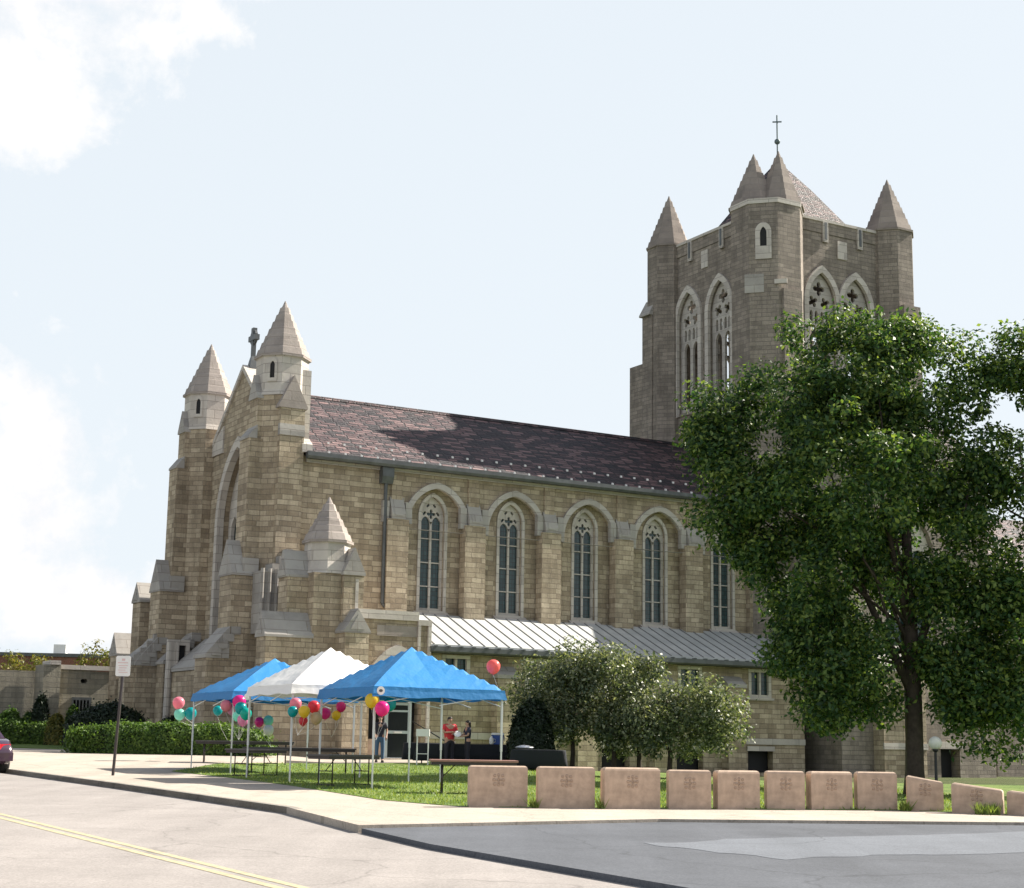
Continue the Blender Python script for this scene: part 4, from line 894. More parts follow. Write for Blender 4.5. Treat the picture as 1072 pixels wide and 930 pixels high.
def grass_tufts(name, regions, n, h, label):
    Ps = []
    for (x0_, x1_, y0_, y1_, k) in regions: Ps.append(np.stack([x0_ + (x1_ - x0_) * rng.random(k), y0_ + (y1_ - y0_) * rng.random(k)], 1))
    P = np.concatenate(Ps); n = len(P); z = np.array([gz2(x, y) for x, y in P]); a = rng.random(n) * 6.28; hh = h * (.5 + rng.random(n)); wv = .012 + .01 * rng.random(n)
    dx, dy = np.cos(a) * wv, np.sin(a) * wv; lx, ly = rng.normal(size=n) * hh * .4, rng.normal(size=n) * hh * .4
    V = np.stack([np.stack([P[:, 0] - dx, P[:, 1] - dy, z], 1), np.stack([P[:, 0] + dx, P[:, 1] + dy, z], 1), np.stack([P[:, 0] + lx, P[:, 1] + ly, z + hh], 1)], 1).reshape(-1, 3)
    me = bpy.data.meshes.new(name); me.vertices.add(3 * n); me.vertices.foreach_set('co', V.astype(np.float32).ravel()); me.loops.add(3 * n); me.loops.foreach_set('vertex_index', np.arange(3 * n, dtype=np.int32))
    me.polygons.add(n); me.polygons.foreach_set('loop_start', np.arange(0, 3 * n, 3, dtype=np.int32)); me.polygons.foreach_set('loop_total', np.full(n, 3, np.int32)); me.update(calc_edges=True)
    me.materials.append(M['blade']); o = bpy.data.objects.new(name, me); COL.objects.link(o); o['kind'] = 'stuff'; o['label'] = label; o['category'] = name.replace('_', ' '); return o
M['blade'] = leaf_mat('grass_blade', (.13, .19, .05), (.2, .28, .07), (.33, .36, .12), .35)
def inside(px_, py2, poly):
    c_ = False; j = len(poly) - 1
    for i in range(len(poly)):
        (xi, yi), (xj, yj) = poly[i], poly[j]
        if (yi > py2) != (yj > py2) and px_ < (xj - xi) * (py2 - yi) / (yj - yi) + xi: c_ = not c_
        j = i
    return c_
def lawn_blades(n):
    pts = []
    while len(pts) < n:
        x, y = random.uniform(-10, 14), random.uniform(31.3, 58)
        if random.random() < (32 / y) ** 2 and inside(x, y, LAWN): pts.append((x, y))
    return pts
lp = lawn_blades(42000)
grass_tufts('lawn_grass', [(x - .01, x + .01, y - .01, y + .01, 1) for x, y in lp], 0, .055, 'short green grass of the lawn')
tuft = [((-.2 + SL[9][0][0]) + .25 + .35 * random.random(), 31.86, 0) for _ in range(1)]
grass_tufts('weeds', [(8.95, 9.35, 31.45, 31.75, 260), (7.72, 7.88, 32.35, 32.6, 120), (.46, .6, 31.3, 31.6, 60), (1.74, 1.86, 31.35, 31.7, 60)], 0, .17, 'tufts of weeds at the feet of the stone slabs')

# ------------------------------------------------------------------ canopies
TAZ = R(62); TA = math.pi / 2 - TAZ
def canopy(F, S, eave, peak, mat, label, logo=False, lean=0):
    """F: (x, y) of the near corner; sides run along az 64 and az -26"""
    t = empty('canopy_tent', (F[0], F[1], gz2(F[0], F[1])), label, 'canopy tent', 'pop-up canopies on the lawn', TA)
    top = MB(); n = 9; V = []
    def hgt(u, v):
        u = round(u, 6); v = round(v, 6); m = max(abs(u), abs(v)); h = eave + .24 + (peak - eave - .24) * (1 - m) ** .93
        k = min(abs(u), abs(v)) / max(m, 1e-6)              # cloth sags between the hips
        return h - .10 * (1 - k) * m * (1 - m) * 2.2 * (1 if m < 1 else 0)
    for j in range(2 * n + 1):
        for i in range(2 * n + 1):
            u, v = i / n - 1, j / n - 1; V.append(((u + 1) * S / 2, (v + 1) * S / 2, hgt(u, v) + random.uniform(-.006, .006)))
    w_ = 2 * n + 1; top.add(V, [(j * w_ + i, j * w_ + i + 1, (j + 1) * w_ + i + 1, (j + 1) * w_ + i) for j in range(2 * n) for i in range(2 * n)])
    t_ = top.obj('canopy_top', mat, t, False)
    vb = MB(); ring = []
    for s in range(4):
        for k in range(12):
            f = k / 12; c_ = [(0, 0), (S, 0), (S, S), (0, S)]; a_, b_ = c_[s], c_[(s + 1) % 4]
            ring.append((a_[0] + (b_[0] - a_[0]) * f, a_[1] + (b_[1] - a_[1]) * f))
    ctr = S / 2; r0 = [(x, y, eave + .235) for x, y in ring]; r1 = [(ctr + (x - ctr) * 1.015, ctr + (y - ctr) * 1.015, eave + .02 * math.sin(i * 1.3) - .0) for i, (x, y) in enumerate(ring)]
    r2 = [(ctr + (x - ctr) * 1.01, ctr + (y - ctr) * 1.01, z + .002) for x, y, z in r1]; r3 = [(ctr + (x - ctr) * .995, ctr + (y - ctr) * .995, z) for x, y, z in r0]
    vb.rings([r0, r1, r2, r3], False, False); vb.obj('valance', mat, t)
    for (x, y) in ((.05, .05), (S - .05, .05), (S - .05, S - .05), (.05, S - .05)):
        hgr = eave + .18
        l = MB().box(x - .022, x + .022, y - .022, y + .022, .9, hgr).box(x - .016, x + .016, y - .016, y + .016, .01, 1.0).box(x - .06, x + .06, y - .06, y + .06, 0, .012)
        l.obj('leg', 'leg', t)
    fr = MB(); zz = eave + .14
    cs = [(.05, .05), (S - .05, .05), (S - .05, S - .05), (.05, S - .05)]
    for s in range(4):
        a_, b_ = Vector((*cs[s], 0)), Vector((*cs[(s + 1) % 4], 0)); m_ = (a_ + b_) / 2
        for p_, q_ in ((a_, m_), (m_, b_)):
            fr.bar(p_ + Vector((0, 0, zz)), q_ + Vector((0, 0, zz - .42 + .42)), .02); fr.bar(p_ + Vector((0, 0, zz - .3)), q_ + Vector((0, 0, zz)), .02)
    for x, y in cs: fr.bar((x, y, zz), (ctr, ctr, peak - .12), .022)
    fr.obj('scissor_frame', 'leg', t)
    if logo:
        lg = MB(); 
        lg.rings([[(.16 + .1 * math.cos(2 * math.pi * k / 20), -.035 - e, eave + .14 + .1 * math.sin(2 * math.pi * k / 20)) for k in range(20)] for e in (0, .006)]); lg.obj('round_badge', 'white', t)
        MB().rings([[(.16 + .05 * math.cos(2 * math.pi * k / 12), -.042 - e, eave + .14 + .035 * math.sin(2 * math.pi * k / 12)) for k in range(12)] for e in (0, .003)]).obj('badge_mark', 'lead', t)
    return t
canopy((-3.12, 38.2), 3.45, 2.12, 3.42, 'blue_canopy', 'bright blue canopy tent nearest the road, right of the white one', True)
canopy((-5.42, 41.2), 3.35, 2.2, 3.5, 'white_canopy', 'white canopy tent standing between the two blue ones')
canopy((-7.9, 47.2), 3.85, 2.1, 3.42, 'blue_canopy', 'blue canopy tent farthest left, partly hidden by the white one')

# ------------------------------------------------------------------ folding tables
def table(c_, rz, L, Wd, top, label, h=.74, first=[None]):
    t = empty('folding_table', (c_[0], c_[1], gz2(c_[0], c_[1])), label, 'folding table', 'folding tables under the canopies', rz)
    m = MB(); m.rings([[(x * (L / 2 - e), y * (Wd / 2 - e), z) for x, y in ((-1, -1), (1, -1), (1, 1), (-1, 1))] for e, z in ((.01, h - .05), (0, h - .045), (0, h - .005), (.01, h))]); m.obj('tabletop', top, t)
    MB().box(-L / 2 + .04, L / 2 - .04, -Wd / 2 + .03, -Wd / 2 + .05, h - .11, h - .051).box(-L / 2 + .04, L / 2 - .04, Wd / 2 - .05, Wd / 2 - .03, h - .11, h - .051).box(-L / 2 + .03, -L / 2 + .05, -Wd / 2 + .03, Wd / 2 - .03, h - .11, h - .052).box(L / 2 - .05, L / 2 - .03, -Wd / 2 + .03, Wd / 2 - .03, h - .11, h - .052).obj('apron', 'steel', t)
    for s in (-1, 1):
        x = s * (L / 2 - .28); w_ = Wd / 2 - .1; l = MB()
        l.tube([(x, -w_ + .05, h - .06), (x, -w_ + .05, .03)], .016, 8); l.tube([(x, w_ - .05, h - .06), (x, w_ - .05, .03)], .016, 8)
        l.tube([(x, -w_ - .06, .0), (x, -w_ + .0, .03), (x, w_, .03), (x, w_ + .06, 0)], .016, 8); l.tube([(x, -w_ + .05, .35), (x, w_ - .05, .35)], .012, 8)
        l.tube([(x, 0, .35), (x - s * .35, 0, h - .06)], .011, 8)
        l.obj('leg', 'steel', t, True)
    return t
table((-.75, 37.0), R(6), 1.95, .76, 'tabletop', 'folding table with reddish brown top behind the first stone slab')
table((-3.95, 40.2), R(52), 1.83, .76, 'tabledark', 'dark folding table at the near leg of the front blue canopy')
table((-6.1, 48.6), R(8), 3.3, .76, 'tabledark', 'long dark folding table under the white canopy')
table((-8.6, 54.3), R(6), 3.2, .76, 'tabledark', 'dark folding table farthest left, in front of the hedge')
table((-6.9, 45.6), R(60), 1.83, .76, 'tabledark', 'dark folding table seen end on between two balloon clusters')
def draped(c_, rz, L, Wd, label):
    t = empty('draped_table', (c_[0], c_[1], gz2(c_[0], c_[1])), label, 'table', 'cloth covered tables by the church door', rz)
    m = MB(); n = 40; rs = []
    per = []
    for k in range(n):
        a_ = 2 * math.pi * k / n; p_ = (abs(math.cos(a_)) ** 6 + abs(math.sin(a_)) ** 6) ** (-1 / 6); per.append((math.cos(a_) * p_, math.sin(a_) * p_, k))
    for f, z, e in ((1.06, .12, .05), (1.03, .4, .035), (1.0, .7, .01), (.99, .745, 0), (.9, .752, 0)):
        rs.append([(x * L / 2 * f + e * math.cos(k * 2.3) * .6, y * Wd / 2 * f + e * math.sin(k * 2.9), z) for x, y, k in per])
    m.rings(rs); m.obj('tablecloth', 'blackcloth', t, True)
    f = MB()
    for sx in (-1, 1):
        for sy in (-1, 1): f.tube([(sx * (L / 2 - .2), sy * (Wd / 2 - .12), .7), (sx * (L / 2 - .2), sy * (Wd / 2 - .12), 0)], .018, 6).obj('leg', 'steel', t); f = MB()
    return t
draped((-1.55, 61.2), R(4), 3.6, .8, 'long table under a black cloth behind the woman in red')
draped((1.1, 57.6), R(-4), 1.9, .8, 'black covered table carrying the foil tray, beside the yew')
draped((-3.2, 62.4), R(8), 1.4, .7, 'short black covered table just right of the church door')
# things on and near the tables
p = at(521, 778, 61.2)
z0 = gz(61.2) + .752
cl_ = empty('drinks_cooler', (p.x, 61.2, z0), 'blue drinks cooler with pale lid standing on the black covered table', 'cooler')
M['coolerblue'] = simple('blue_plastic', (.02, .07, .32), .35)
MB().rings([[(x * a_, y * a_ * .7, z) for x, y in ((-1, -.9), (-.9, -1), (.9, -1), (1, -.9), (1, .9), (.9, 1), (-.9, 1), (-1, .9))] for a_, z in ((.2, 0), (.23, .34))]).obj('tub', 'coolerblue', cl_)
MB().rings([[(x * a_, y * a_ * .7, z) for x, y in ((-1, -.9), (-.9, -1), (.9, -1), (1, -.9), (1, .9), (.9, 1), (-.9, 1), (-1, .9))] for a_, z in ((.24, .342), (.245, .37), (.22, .42))]).obj('lid', 'white', cl_)
MB().bar((-.25, -.02, .3), (-.25, -.02, .12), .03).bar((.25, -.02, .3), (.25, -.02, .12), .03).obj('handle', 'white', cl_)
p = at(549, 778, 57.6); z0 = gz2(1.2, 57.6) + .752
ft = empty('foil_tray', (p.x, 57.5, z0), 'crumpled silver foil tray on the black covered table beside the yew', 'foil tray')
M['foil'] = simple('crumpled_foil', (.75, .76, .78), .3, .9, .1, 40)
f = MB(); rs = []
for (a_, z) in ((.17, 0), (.24, .06), (.25, .07), (.22, .1), (.12, .14), (.02, .15)):
    rs.append([(a_ * math.cos(2 * math.pi * k / 20) * (1.3 + .08 * random.random()), a_ * .75 * math.sin(2 * math.pi * k / 20) * (1 + .1 * random.random()), z + .012 * random.random() * (z > .05)) for k in range(20)])
f.rings(rs).obj('tray', 'foil', ft)
p = at(514.5, 777, 61.0); z0 = gz(61.0) + .752
jg = empty('plastic_jug', (p.x, 61.0, z0), 'small white jug beside the blue cooler', 'jug')
MB().poly_prism(0, 0, [(.07, 0), (.085, .05), (.085, .2), (.04, .27), (.035, .3)], 14).obj('body', 'white', jg, True)
MB().tube([(.08, 0, .2), (.14, 0, .19), (.14, 0, .09), (.08, 0, .07)], .012, 6).obj('handle', 'white', jg, True)
p = at(442, 800, 59.5); gzz = gz(59.5)
st = empty('white_stand', (p.x, 59.5, gzz), 'tall white stand with a boxy top beside the church door', 'stand')
MB().box(-.24, .24, -.16, .16, 1.02, 1.28).obj('top_box', 'white', st)
for sx in (-1, 1):
    for sy in (-1, 1): MB().bar((sx * .2, sy * .12, 0), (sx * .2, sy * .12, 1.02), .035).obj('leg', 'white', st)
MB().bar((-.2, -.12, .4), (.2, -.12, .4), .025).obj('rail', 'white', st)
hr = empty('hand_rail', (*at(452, 800, 64.5)[:2], gz(64.5)), 'dark sloping metal handrail at the church door step', 'handrail')
MB().tube([(-.9, 0, 0), (-.9, 0, 1.6), (.5, 0, .8), (.9, 0, .75)], .03, 8).tube([(.5, 0, 0), (.5, 0, .8)], .028, 8).obj('rail', 'iron', hr, True)

# ------------------------------------------------------------------ balloons
GB = 'round balloons tied to the canopy legs'
BL = [('pink', 187, 736, 12.5, 55, 'pink balloon at the far left, above a mint and a teal one'), ('mint', 188, 748, 11.5, 55, 'mint green balloon below the far left pink one'), ('teal', 199.5, 747, 12.5, 55, 'teal balloon touching the far left canopy leg'),
      ('teal', 228, 744, 10, 55, 'lone teal balloon hanging left of the first big cluster'),
      ('pink', 236.5, 739, 11.5, 47.4, 'pink balloon at the left of the first big cluster'), ('lilac', 243, 743, 11, 47.6, 'lilac pink balloon in the middle of the first big cluster, behind the teal ones'), ('magenta', 250.5, 735, 14, 47.2, 'large magenta pink balloon on top of the first big cluster'),
      ('teal', 252, 741.5, 12.5, 46.5, 'teal balloon in front of the magenta one in the first big cluster'), ('green teal', 257.5, 747.5, 12, 46.3, 'green teal balloon at the right of the first big cluster'), ('lilac', 254.5, 754, 12, 46.8, 'lilac balloon lowest in the first big cluster'), ('mint', 248.5, 750, 10, 47, 'pale mint balloon at the lower left of the first big cluster'),
      ('white', 259, 729.5, 6.5, 46.5, 'tiny pale balloon under the edge of the white canopy'),
      ('magenta', 271.5, 756, 10, 51, 'deep magenta balloon of a trio right of the first big cluster'), ('mint', 281, 754.5, 10.5, 51, 'whitish mint balloon on top of the trio'), ('white', 281, 764.5, 11, 50.6, 'white balloon at the bottom of the trio'),
      ('pink', 309.5, 737, 12.5, 41.2, 'pink and white balloon against the near leg of the white canopy'), ('teal', 306.5, 745, 11, 41, 'teal balloon below the pink one at the white canopy leg'), ('yellow', 318.5, 745, 12, 40.8, 'yellow balloon right beside the white canopy near leg'),
      ('red', 328.5, 740, 12.5, 41.4, 'red balloon right of the yellow one on the white canopy side'), ('red', 317.5, 755, 9.5, 42, 'dark red balloon peeping out below the yellow one'), ('tan', 331, 752, 12.5, 41, 'tan balloon below the red one'),
      ('magenta', 340.5, 747, 11.5, 41.8, 'dusky pink balloon right of the tan one'), ('magenta', 357, 740, 10.5, 44, 'crimson balloon farthest right of the middle cluster'), ('yellow', 352, 749, 9.5, 44, 'small yellow balloon below the crimson one'),
      ('yellow', 389.5, 733.5, 15, 38.3, 'big yellow balloon at the front blue canopy near corner'), ('magenta', 400, 742, 15, 38.0, 'hot pink balloon below the front blue canopy near corner'), ('teal', 408, 737.5, 13.5, 38.6, 'teal balloon half hidden behind the hot pink one'),
      ('coral', 516.5, 698, 14.5, 41.0, 'single coral red balloon floating above the front blue canopy right corner')]
TIE = [(205, 760, 55.4)] * 3 + [(238, 775, 55)] + [(250, 775, 47.2)] * 8 + [(284, 783, 51)] * 3 + [(311.5, 770, 41.2)] * 6 + [(347, 772, 44)] * 3 + [(393.5, 775, 38.2)] * 3 + [(530.5, 737, 41.2)]
for (col, x, y, dpx, Y, lbl), tie in zip(BL, TIE):
    p = at(x, y, Y); r = dpx / 2 * Y / F_PX
    o = empty('balloon', p, lbl, 'balloon', GB)
    m = MB(); rs = []; nv = 14
    for j in range(1, nv):
        t_ = math.pi * j / nv; z = -math.cos(t_); rr = math.sin(t_) * (1 + .07 * z)
        rs.append([(r * rr * math.cos(2 * math.pi * k / 20), r * rr * math.sin(2 * math.pi * k / 20), r * z * (1.1 if z < 0 else 1.02)) for k in range(20)])
    m.rings(rs); m.obj('skin', 'b_' + col, o, True)
    MB().rings([[(q_ * r * math.cos(k), q_ * r * math.sin(k), z * r) for k in np.arange(8) * math.pi / 4] for q_, z in ((.06, -1.08), (.05, -1.15), (.13, -1.25))]).obj('knot', 'b_' + col, o, True)
    q = at(*tie) - p
    s0 = Vector((0, 0, -1.2 * r)); mid = (s0 + q) / 2 + Vector((random.uniform(-.03, .03), 0, -.04))
    MB().tube([s0, mid, q], .0025, 4).obj('ribbon', 'white', o)

# ------------------------------------------------------------------ signpost, lamp, car
p = ground(118, 812); sg = empty('street_sign', (p.x, p.y, gz(p.y)), 'white parking sign with faint red lines on a dark square post by the kerb', 'road sign', None, R(-2))
top = (812 - 690) * 44.4 / F_PX
ln = .13
MB().bar((0, 0, -.1), (ln, 0, top + .02), .085, .06).obj('post', 'steel', sg)
x_, z_ = ln * .93, top - .275
pl_ = MB(); rr = .05; hw_, hh_ = .2, .275; rg = []
for cx_, cz_, a0 in ((hw_ - rr, hh_ - rr, 0), (-hw_ + rr, hh_ - rr, 90), (-hw_ + rr, -hh_ + rr, 180), (hw_ - rr, -hh_ + rr, 270)):
    for k in range(5): a_ = R(a0 + k * 22.5); rg.append((x_ + cx_ + rr * math.cos(a_), z_ + cz_ + rr * math.sin(a_)))
pl_.rings([[(u, -.055, v) for u, v in rg], [(u, -.05, v) for u, v in rg]]); pl_.obj('sign_plate', 'white', sg)
M['signred'] = simple('faded_red_paint', (.7, .5, .49), .6)
ma = MB(); ma.box(x_ - .04, x_ + .05, -.058, -.0555, z_ + .14, z_ + .2); ma.box(x_ - .15, x_ + .13, -.058, -.0555, z_ + .075, z_ + .1)
for k in range(4): ma.box(x_ - .13 + .02 * (k % 2), x_ + .13 - .03 * (k % 3), -.058, -.0555, z_ - .0 - k * .06, z_ + .02 - k * .06)
ma.obj('sign_lines', 'signred', sg)
Yl = 50.; p = at(979, 778, Yl); zl = gz2(p.x, Yl)
lm = empty('globe_lamp', (p.x, Yl, zl), 'white glass globe lamp on a short dark post beside the big tree trunk', 'lamp post')
hz = p.z - zl
MB().poly_prism(0, 0, [(.11, 0), (.1, .12), (.05, .16), (.04, hz - .28), (.09, hz - .22), (.09, hz - .17)], 12).obj('post', 'iron', lm)
M['globe'] = cloth('opal_glass', (.92, .91, .88), .15, .4)
MB().ball((0, 0, hz), .2, nu=24, nv=16).obj('globe', 'globe', lm, True)

cp_ = l2w(-16.45, -8, 0)
def make_car():
    """saloon: length along +Y, rear at y=0, width along x, right side at x=+.88"""
    car = empty('parked_car', (0, 0, 0), 'dark plum saloon car parked at the kerb, only its tail in view', 'car')
    body = MB(); st_ = []
    prof = [(0.02, .38, .62, .80), (.12, .3, .8, .86), (.5, .24, .98, .89), (1.0, .22, 1.0, .9), (2.2, .2, .98, .9), (3.4, .2, .95, .89), (4.0, .24, .86, .86), (4.45, .32, .74, .76), (4.55, .4, .6, .66)]
    for y, zl_, zh, w_ in prof:
        st_.append([(-w_ * .9, y, zl_), (w_ * .9, y, zl_), (w_, y, zl_ + .15), (w_, y, (zl_ + zh) / 2 + .08), (w_ * .96, y, zh - .05), (w_ * .86, y, zh), (-w_ * .86, y, zh), (-w_ * .96, y, zh - .05), (-w_, y, (zl_ + zh) / 2 + .08), (-w_, y, zl_ + .15)])
    body.rings(st_); body.obj('body', 'carpaint', car, True)
    cab = MB(); rs = []
    for y, z, w_ in ((.55, .97, .74), (1.25, 1.36, .6), (1.6, 1.42, .58), (2.3, 1.43, .58), (2.7, 1.36, .6), (3.45, .95, .74)):
        rs.append([(-w_, y, z), (w_, y, z), (w_ * 1.02 + (.0 if z > 1 else 0), y, z - .03), (.8, y, .93), (-.8, y, .93), (-w_ * 1.02, y, z - .03)])
    cab.rings(rs); cab.obj('cabin', 'carpaint', car)
    MB().add([(-.62, .68, 1.06), (.62, .68, 1.06), (.53, 1.2, 1.345), (-.53, 1.2, 1.345)], [(0, 1, 2, 3)]).obj('rear_window', 'carglass', car)
    for s in (-1, 1):
        MB().add([(s * .79, 1.0, 1.0), (s * .79, 2.2, 1.0), (s * .655, 2.2, 1.36), (s * .665, 1.35, 1.34)], [(0, 1, 2, 3)]).obj('side_window', 'carglass', car)
        MB().rings([[(s * (.35 + e), y, z) for e, y, z in ((0, .06 - q_, .68), (.44, .2 - q_, .66), (.46, .26 - q_, .84), (.02, .09 - q_, .84))] for q_ in (0, .05)]).obj('taillight', 'taillight', car)
    MB().rings([[(x, -.04 + .12 * abs(x) ** 3, z) for x in np.linspace(-.86, .86, 13)] + [(x, .1 + .1 * abs(x) ** 3, z) for x in np.linspace(.86, -.86, 13)] for z in (.36, .46, .6)]).obj('bumper', 'carpaint', car)
    MB().box(-.26, .26, -.055, -.045, .66, .78).obj('number_plate', 'white', car)
    MB().box(-.6, .6, .02, .28, .99, 1.02).obj('boot_spoiler', 'carpaint', car)
    for s in (-1, 1):
        for y in (.85, 3.5):
            t = MB(); ns = 24
            t.rings([[(s * .9 - s * w_, y + r_ * math.cos(2 * math.pi * k / ns), .32 + r_ * math.sin(2 * math.pi * k / ns)) for k in range(ns)] for r_, w_ in ((.28, -.02), (.32, .02), (.32, .2), (.28, .22))])
            wh = t.obj('wheel', 'tyre', car, True)
            MB().rings([[(s * (.9 + w_), y + r_ * math.cos(2 * math.pi * k / ns), .32 + r_ * math.sin(2 * math.pi * k / ns)) for k in range(ns)] for r_, w_ in ((.2, .01), (.2, .025), (.08, .035))]).obj('rim', 'alu', wh)
    return car
m_, nt_, b__ = newmat('plum_paint'); M['carpaint'] = m_; b__.inputs['Base Color'].default_value = (.045, .02, .04, 1); b__.inputs['Roughness'].default_value = .22; b__.inputs['Coat Weight'].default_value = 1
M['carglass'] = simple('tinted_glass', (.02, .022, .025), .05); M['tyre'] = simple('tyre_rubber', (.02, .02, .02), .85)
m_, nt_, b__ = newmat('red_lens'); M['taillight'] = m_; b__.inputs['Base Color'].default_value = (.45, .02, .03, 1); b__.inputs['Roughness'].default_value = .1
car = make_car()
q = ground(14, 806); car.rotation_euler = (R(.6), 0, CA + R(1.0)); 
rear_right = q; off = EX * -.88
car.location = (rear_right.x + off.x, rear_right.y + off.y, gz(rear_right.y) - .12)

# ------------------------------------------------------------------ people
def skin_mesh(joints, edges, root=0, sub=2):
    me = bpy.data.meshes.new('figure'); me.from_pydata([j[:3] for j in joints], edges, [])
    o = bpy.data.objects.new('figure', me); COL.objects.link(o)
    md = o.modifiers.new('Skin', 'SKIN'); md.use_smooth_shade = True
    for i, j in enumerate(joints):
        sv = me.skin_vertices[0].data[i]; sv.radius = (j[3], j[4] if len(j) > 4 else j[3]); sv.use_root = (i == root)
    o.modifiers.new('Sub', 'SUBSURF').levels = sub; o.modifiers['Sub'].render_levels = sub
    dg = bpy.context.evaluated_depsgraph_get(); m2 = bpy.data.meshes.new_from_object(o.evaluated_get(dg))
    bpy.data.objects.remove(o); bpy.data.meshes.remove(me)
    for p in m2.polygons: p.use_smooth = True
    return m2
def person(loc, rz, H, label, shirt, trousers, arms, hairlong=False, weight=1.0, stance=.11, sleeve=1):
    """arms: ((elbow, wrist) left, (elbow, wrist) right), in body space: x right, -y front"""
    t = empty('person', loc, label, 'person', None, rz); s = H / 1.72; k = weight
    def sc3(j): return tuple(v * s for v in j[:3]) + tuple(r * s for r in j[3:])
    hip, chest, neck = (0, 0, .95), (0, .0, 1.3), (0, 0, 1.46)
    J = [(0, 0, .95, .15 * k, .11 * k), (0, .0, 1.12, .135 * k, .1 * k), (0, 0, 1.3, .155 * k, .105 * k), (0, 0, 1.42, .09, .07), (0, -.005, 1.49, .052, .055), (0, -.02, 1.545, .058, .07), (0, -.02, 1.62, .076, .092), (0, -.015, 1.69, .05, .06)]
    Ed = [(i, i + 1) for i in range(7)]
    def add(p, r, par): J.append((*p, r)); Ed.append((par, len(J) - 1)); return len(J) - 1
    hands = []
    for sgn, (el, wr) in zip((-1, 1), arms):
        a_ = add((sgn * .185 * k ** .5, 0, 1.4), .058, 2); b_ = add(el, .042, a_); c_ = add(wr, .03, b_)
        d_ = (Vector(wr) - Vector(el)).normalized(); hands.append((wr, d_, sgn)); add(tuple(Vector(wr) + d_ * .07), .034, c_)
    for sgn in (-1, 1):
        a_ = add((sgn * .095, 0, .86), .088 * k, 0); b_ = add((sgn * stance, -.01, .48), .058, a_); c_ = add((sgn * stance, .01, .1), .04, b_); add((sgn * stance * 1.1, -.12, .03), .03, c_)
    me = skin_mesh([sc3(j) for j in J], Ed); me.materials.append(M['skin']); o = bpy.data.objects.new('body', me); COL.objects.link(o); o.parent = t
    # fingers and thumbs, nose, ears joined into small child meshes of the body
    fm = MB()
    for wr, d_, sgn in hands:
        side = d_.cross(Vector((0, 0, 1))); side = side.normalized() if side.length > .1 else Vector((1, 0, 0)); up = side.cross(d_)
        base = Vector(wr) + d_ * .07
        for q_, ln_ in zip((-1.5, -.5, .5, 1.5), (.06, .075, .07, .055)):
            p0 = base + side * q_ * .018; p1 = p0 + d_ * ln_ * .55 - up * .008; p2 = p0 + d_ * ln_ - up * .03
            fm.tube([p * s for p in (p0, p1, p2)], .0095 * s, 6, .007 * s)
        p0 = Vector(wr) + d_ * .03 + side * sgn * -.03; fm.tube([p * s for p in (p0, p0 + d_ * .03 - side * sgn * .02, p0 + d_ * .055 - side * sgn * .02)], .011 * s, 6, .008 * s)
    fm.obj('fingers', 'skin', o, True)
    face = MB(); face.rings([[(x * s, y * s, z * s) for x, y, z in ((-.012, -.1, 1.6), (.012, -.1, 1.6), (.017, -.1, 1.575), (-.017, -.1, 1.575))], [(x * s, y * s, z * s) for x, y, z in ((-.006, -.118, 1.6), (.006, -.118, 1.6), (.01, -.13, 1.578), (-.01, -.13, 1.578))]])
    for sgn in (-1, 1): face.ball((sgn * .079 * s, -.015 * s, 1.605 * s), .012 * s, .022 * s, .034 * s, 8, 6)
    face.obj('face', 'skin', o, True)
    ey = MB()
    for sgn in (-1, 1): ey.ball((sgn * .03 * s, -.104 * s, 1.622 * s), .011 * s, .008 * s, .007 * s, 8, 6)
    ey.box(-.024 * s, .024 * s, -.112 * s, -.1 * s, 1.548 * s, 1.556 * s); ey.obj('eyes_and_mouth', 'hair', o)
    hm = MB(); rs = []
    for j in range(9):
        th_ = j / 8 * 2.0; 
        rs.append([((.093 * math.sin(th_) + .001) * math.cos(a_) * s, (-.01 + (.108 * math.sin(th_) + .001) * math.sin(a_) + (.03 * th_ / 2 if True else 0)) * s, (1.615 + .105 * math.cos(th_) + (.035 * max(0, -math.sin(a_)) * (th_ > 1) * th_ * .8)) * s) for a_ in np.arange(16) * math.pi / 8])
    hm.rings(rs)
    if hairlong: hm.ball((0, .07 * s, 1.5 * s), .075 * s, .055 * s, .15 * s, 12, 10)
    hm.obj('hair', 'hair', t, True)
    # shirt
    SJ = [(0, 0, .9, .165 * k, .122 * k), (0, 0, 1.1, .155 * k, .118 * k), (0, 0, 1.3, .172 * k, .12 * k), (0, 0, 1.435, .085, .075)]
    SE = [(0, 1), (1, 2), (2, 3)]
    for sgn, (el, wr) in zip((-1, 1), arms):
        SJ.append((sgn * .19 * k ** .5, 0, 1.4, .072)); SE.append((2, len(SJ) - 1)); e_ = Vector((sgn * .19, 0, 1.4)).lerp(Vector(el), .75); SJ.append((*e_, .062)); SE.append((len(SJ) - 2, len(SJ) - 1))
        if sleeve > 1:
            SJ.append((*el, .056)); SE.append((len(SJ) - 2, len(SJ) - 1)); e_ = Vector(el).lerp(Vector(wr), .9); SJ.append((*e_, .044)); SE.append((len(SJ) - 2, len(SJ) - 1))
    me = skin_mesh([sc3(j) for j in SJ], SE, 1); me.materials.append(M[shirt]); o = bpy.data.objects.new('shirt', me); COL.objects.link(o); o.parent = t
    TJ = [(0, 0, .97, .155 * k, .118 * k), (0, 0, .9, .16 * k, .122 * k)]; TE = [(0, 1)]
    for sgn in (-1, 1):
        TJ.append((sgn * .097, 0, .82, .1 * k)); TE.append((1, len(TJ) - 1)); TJ.append((sgn * stance, -.01, .48, .076)); TE.append((len(TJ) - 2, len(TJ) - 1)); TJ.append((sgn * stance, .01, .09, .065)); TE.append((len(TJ) - 2, len(TJ) - 1))
